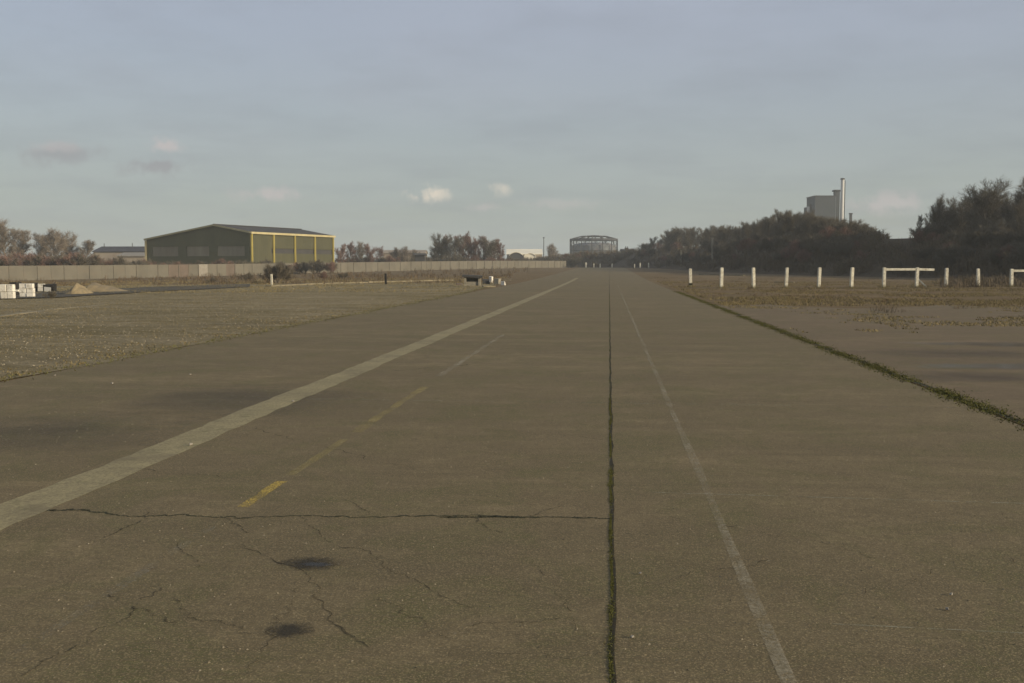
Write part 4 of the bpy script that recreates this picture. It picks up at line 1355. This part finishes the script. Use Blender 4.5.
# concrete chamber with dark slab and lumps
p = gnd(472.5, 286.6)
ch_ = empty('concrete_chamber', p, YAW); tag(ch_, 'broken concrete chamber with dark slab lid left of the runway', 'rubble')
m = MB(); m.box((-.55, 0, .38), (.16, .9, .76)); m.box((.02, .38, .36), (1.0, .14, .7)); m.box((.55, 0, .34), (.16, .9, .68)); m.box((.0, -.3, .2), (.95, .12, .36)); m.build('side_wall', M['rubble'], ch_)
m = MB(); m.box((.0, 0, .80), (1.55, 1.1, .16), tilt=(.03, .05)); m.build('slab_lid', M['roofdark'], ch_)
m = MB(); m.box((.45, -.75, .04), (1.3, .5, .1), .1, jit=.02); m.build('footing', M['kerb'], ch_)
spec = [((485.5, 284.5), (.5, .5, .48), 'roofdark', 'dark broken lump right beside the chamber'), ((490.8, 283.0), (.36, .3, .62), 'white', 'pale upright lump behind the dark one'),
        ((488.5, 287.2), (.9, .5, .14), 'kerb', 'flat pale slab lying at the foot of the chamber'), ((497.5, 284.6), (.42, .5, .5), 'rubble', 'tan block in the middle of the rubble'),
        ((503.3, 285.4), (.30, .3, .36), 'white', 'brightest rounded lump at the right end of the rubble'), ((507, 281), (.8, .4, .1), 'kerb', 'thin slab at the far right of the rubble'),
        ((459, 285.5), (.5, .4, .2), 'wallred', 'reddish brick lump left of the chamber'), ((493, 272.8), (.5, .5, .8), 'rubble', 'small pale stump behind the rubble'),
        ((524, 269.6), (.7, .5, 1.3), 'dark', 'dark stump before the wall right of the rubble'), ((556.5, 269), (.7, .5, 1.9), 'rubble', 'pale stump by the end of the wall')]
for k, (q, sz, mt, lab) in enumerate(spec):
    p = gnd(*q); m = MB(); chunk(m, (0, 0, sz[2] / 2 - .03), sz, 0, 60 + k)
    r_ = random.Random(k); chunk(m, (sz[0] * .3, -.05, sz[2] * .2), (sz[0] * .6, sz[1] * .6, sz[2] * .4), .6, 80 + k)
    o = m.build('rubble_block', M[mt], bevel=.03); o.location = p; o.rotation_euler = (0, 0, r_.uniform(-.4, .4)); tag(o, lab, 'rubble')
# pale stake and dark stake
for q, h, w, mt, lab in (((272, 286), 1.0, .13, 'post', 'pale stake at the foot of the large bush'), ((386, 284.5), .95, .16, 'dark', 'dark stake on the pale kerb')):
    p = gnd(*q); m = post_mb(h, w, 7); o = m.build('stake', M[mt]); o.location = p; tag(o, lab, 'stake')

# white block stacks on the left
def stack(px0, px1, ybase, ytop, label, cols, rows, depth=.26, dark=False):
    p0, p1 = gnd(px0, ybase), gnd(px1, ybase)
    d_ = CAM_H * FPX / (ybase - 266); W = (p1 - p0).length; H = (ybase - ytop) / FPX * d_
    o = empty('block_stack', p0, math.atan2((p1 - p0).y, (p1 - p0).x)); tag(o, label, 'stack')
    r_ = random.Random(int(px0) + 5)
    for j in range(rows):
        for i in range(cols):
            m = MB(); bw, bh = W / cols, H / rows
            m.box((bw * (i + .5) + r_.uniform(-.02, .02), depth / 2 + r_.uniform(-.03, .03), bh * (j + .5)), (bw * .95, depth, bh * .95), r_.uniform(-.03, .03))
            m.build('block', M['white'], o, bevel=.015)
stack(-16, -3, 298.5, 282, 'white block stack beyond the left edge', 1, 2)
stack(0, 13, 298, 282.6, 'leftmost stack of white blocks at the left edge', 2, 2)
stack(19, 33, 296, 281.8, 'widest stack of white blocks, second from the left edge', 2, 3)
stack(35.8, 44, 289.5, 281.2, 'smaller white block stack set farther back', 1, 2)
p0, p1 = gnd(13.3, 296), gnd(18.7, 296)
m = MB(); m.beam(Vector((p0.x, p0.y, p0.z + .38)), Vector((p1.x, p1.y, p1.z + .38)), .1, .1)
mo = m.build('plank', M['white'], origin=p0); tag(mo, 'white plank bridging the two front block stacks', 'plank')
p0 = gnd(15.8, 294); m = MB(); m.box((0, 0, .35), (.34, .5, .7), 0); m.box((0, 0, .75), (.4, .56, .08))  # near-black block added to give the gap between the stacks its shade
mo = m.build('gap_shade', M['dark']); mo.location = p0; tag(mo, 'dark block standing in for the shaded gap between the two front white stacks', 'box')
p0 = gnd(45, 290); d_ = CAM_H / .024
cr = empty('scrap_pile', gnd(50.5, 290), YAW); tag(cr, 'dark scrap pile with a pale blue sheet right of the white stacks', 'scrap')
m = MB(); m.box((-.12, 0, .26), (.58, .5, .52), .1, jit=.05); m.box((.28, 0, .28), (.2, .4, .56), .3, jit=.03); m.build('scrap', M['dark'], cr, bevel=.02)
m = MB(); m.box((-.05, -.32, .2), (.42, .04, .3), .1, tilt=(.2, .1)); m.build('sheet', M['steel'], cr)
m = MB(); m.beam((-.3, -.1, .1), (.3, .1, .66), .05, .05); m.build('bar', M['steeldark'], cr)
p0 = gnd(34.5, 290); m = MB(); m.box((0, 0, .3), (.22, .4, .6), .1, jit=.04); m.box((.02, 0, .62), (.26, .44, .06))  # another near-black block in place of the shade between stacks
mo = m.build('gap_shade', M['dark']); mo.location = p0; tag(mo, 'dark block standing in for the shaded gap left of the smaller white stack', 'box')


def heap(px0, px1, ybase, ytop, peak, label, seed):
    p0, p1 = gnd(px0, ybase), gnd(px1, ybase); d_ = CAM_H * FPX / (ybase - 266); W = (p1 - p0).length; H = (ybase - ytop) / FPX * d_
    n_, k_ = 36, 14; m = MB(); D_ = 2.2
    for j in range(k_ + 1):
        for i in range(n_ + 1):
            u, v = i / n_, j / k_
            hx = min(1, u / max(.02, peak)) if u < peak else (1 - (u - peak) / (1 - peak)) ** .8
            z = H * hx * math.sin(math.pi * v) ** .6 * (1 + .22 * mnoise.noise(Vector((u * 6, v * 4, seed)))) + .03 * mnoise.noise(Vector((u * 30, v * 20, seed)))
            if i in (0, n_) or j in (0, k_): z = -.08
            m.v.append((W * u, D_ * v, z))
    for j in range(k_):
        for i in range(n_): a = j * (n_ + 1) + i; m.f.append((a, a + 1, a + n_ + 2, a + n_ + 1))
    o = m.build('sand_heap', M['sand'], smooth=True); o.location = p0; o.rotation_euler = (0, 0, math.atan2((p1 - p0).y, (p1 - p0).x)); tag(o, label, 'heap')
heap(60, 81, 293.5, 282, .5, 'lower rounded sand heap right of the scrap', 1)
heap(80, 122, 291, 281, .12, 'long sand heap tapering off to the right', 2)
# small stones on the runway and verge
rs2 = random.Random(4)
for k, q in enumerate(((191, 447), (293, 403), (632, 641), (640, 577), (951, 598), (947, 613), (190, 376), (112, 385), (55, 377))):
    p = gnd(*q); s = .011 if q[1] > 500 else .022
    m = MB(); m.box((0, 0, s * .4), (s * 1.3, s, s * .8), rs2.uniform(0, 3), jit=s * .2, rnd=rs2)
    o = m.build('stone', M['wallpale'], bevel=s * .2); o.location = (p.x, p.y, p.z + .016)
    tag(o, 'small pale stone ' + ['on the near edge of the pale strip', 'beside the far part of the pale strip', 'right of the mossy joint, nearest the camera', 'right of the mossy joint by the cracks',
        'on the bare right part of the runway', 'just below another stone on the right', 'on the edge of the left verge, rightmost of three', 'on the edge of the left verge, middle of three', 'on the edge of the left verge, leftmost of three'][k], 'stone')
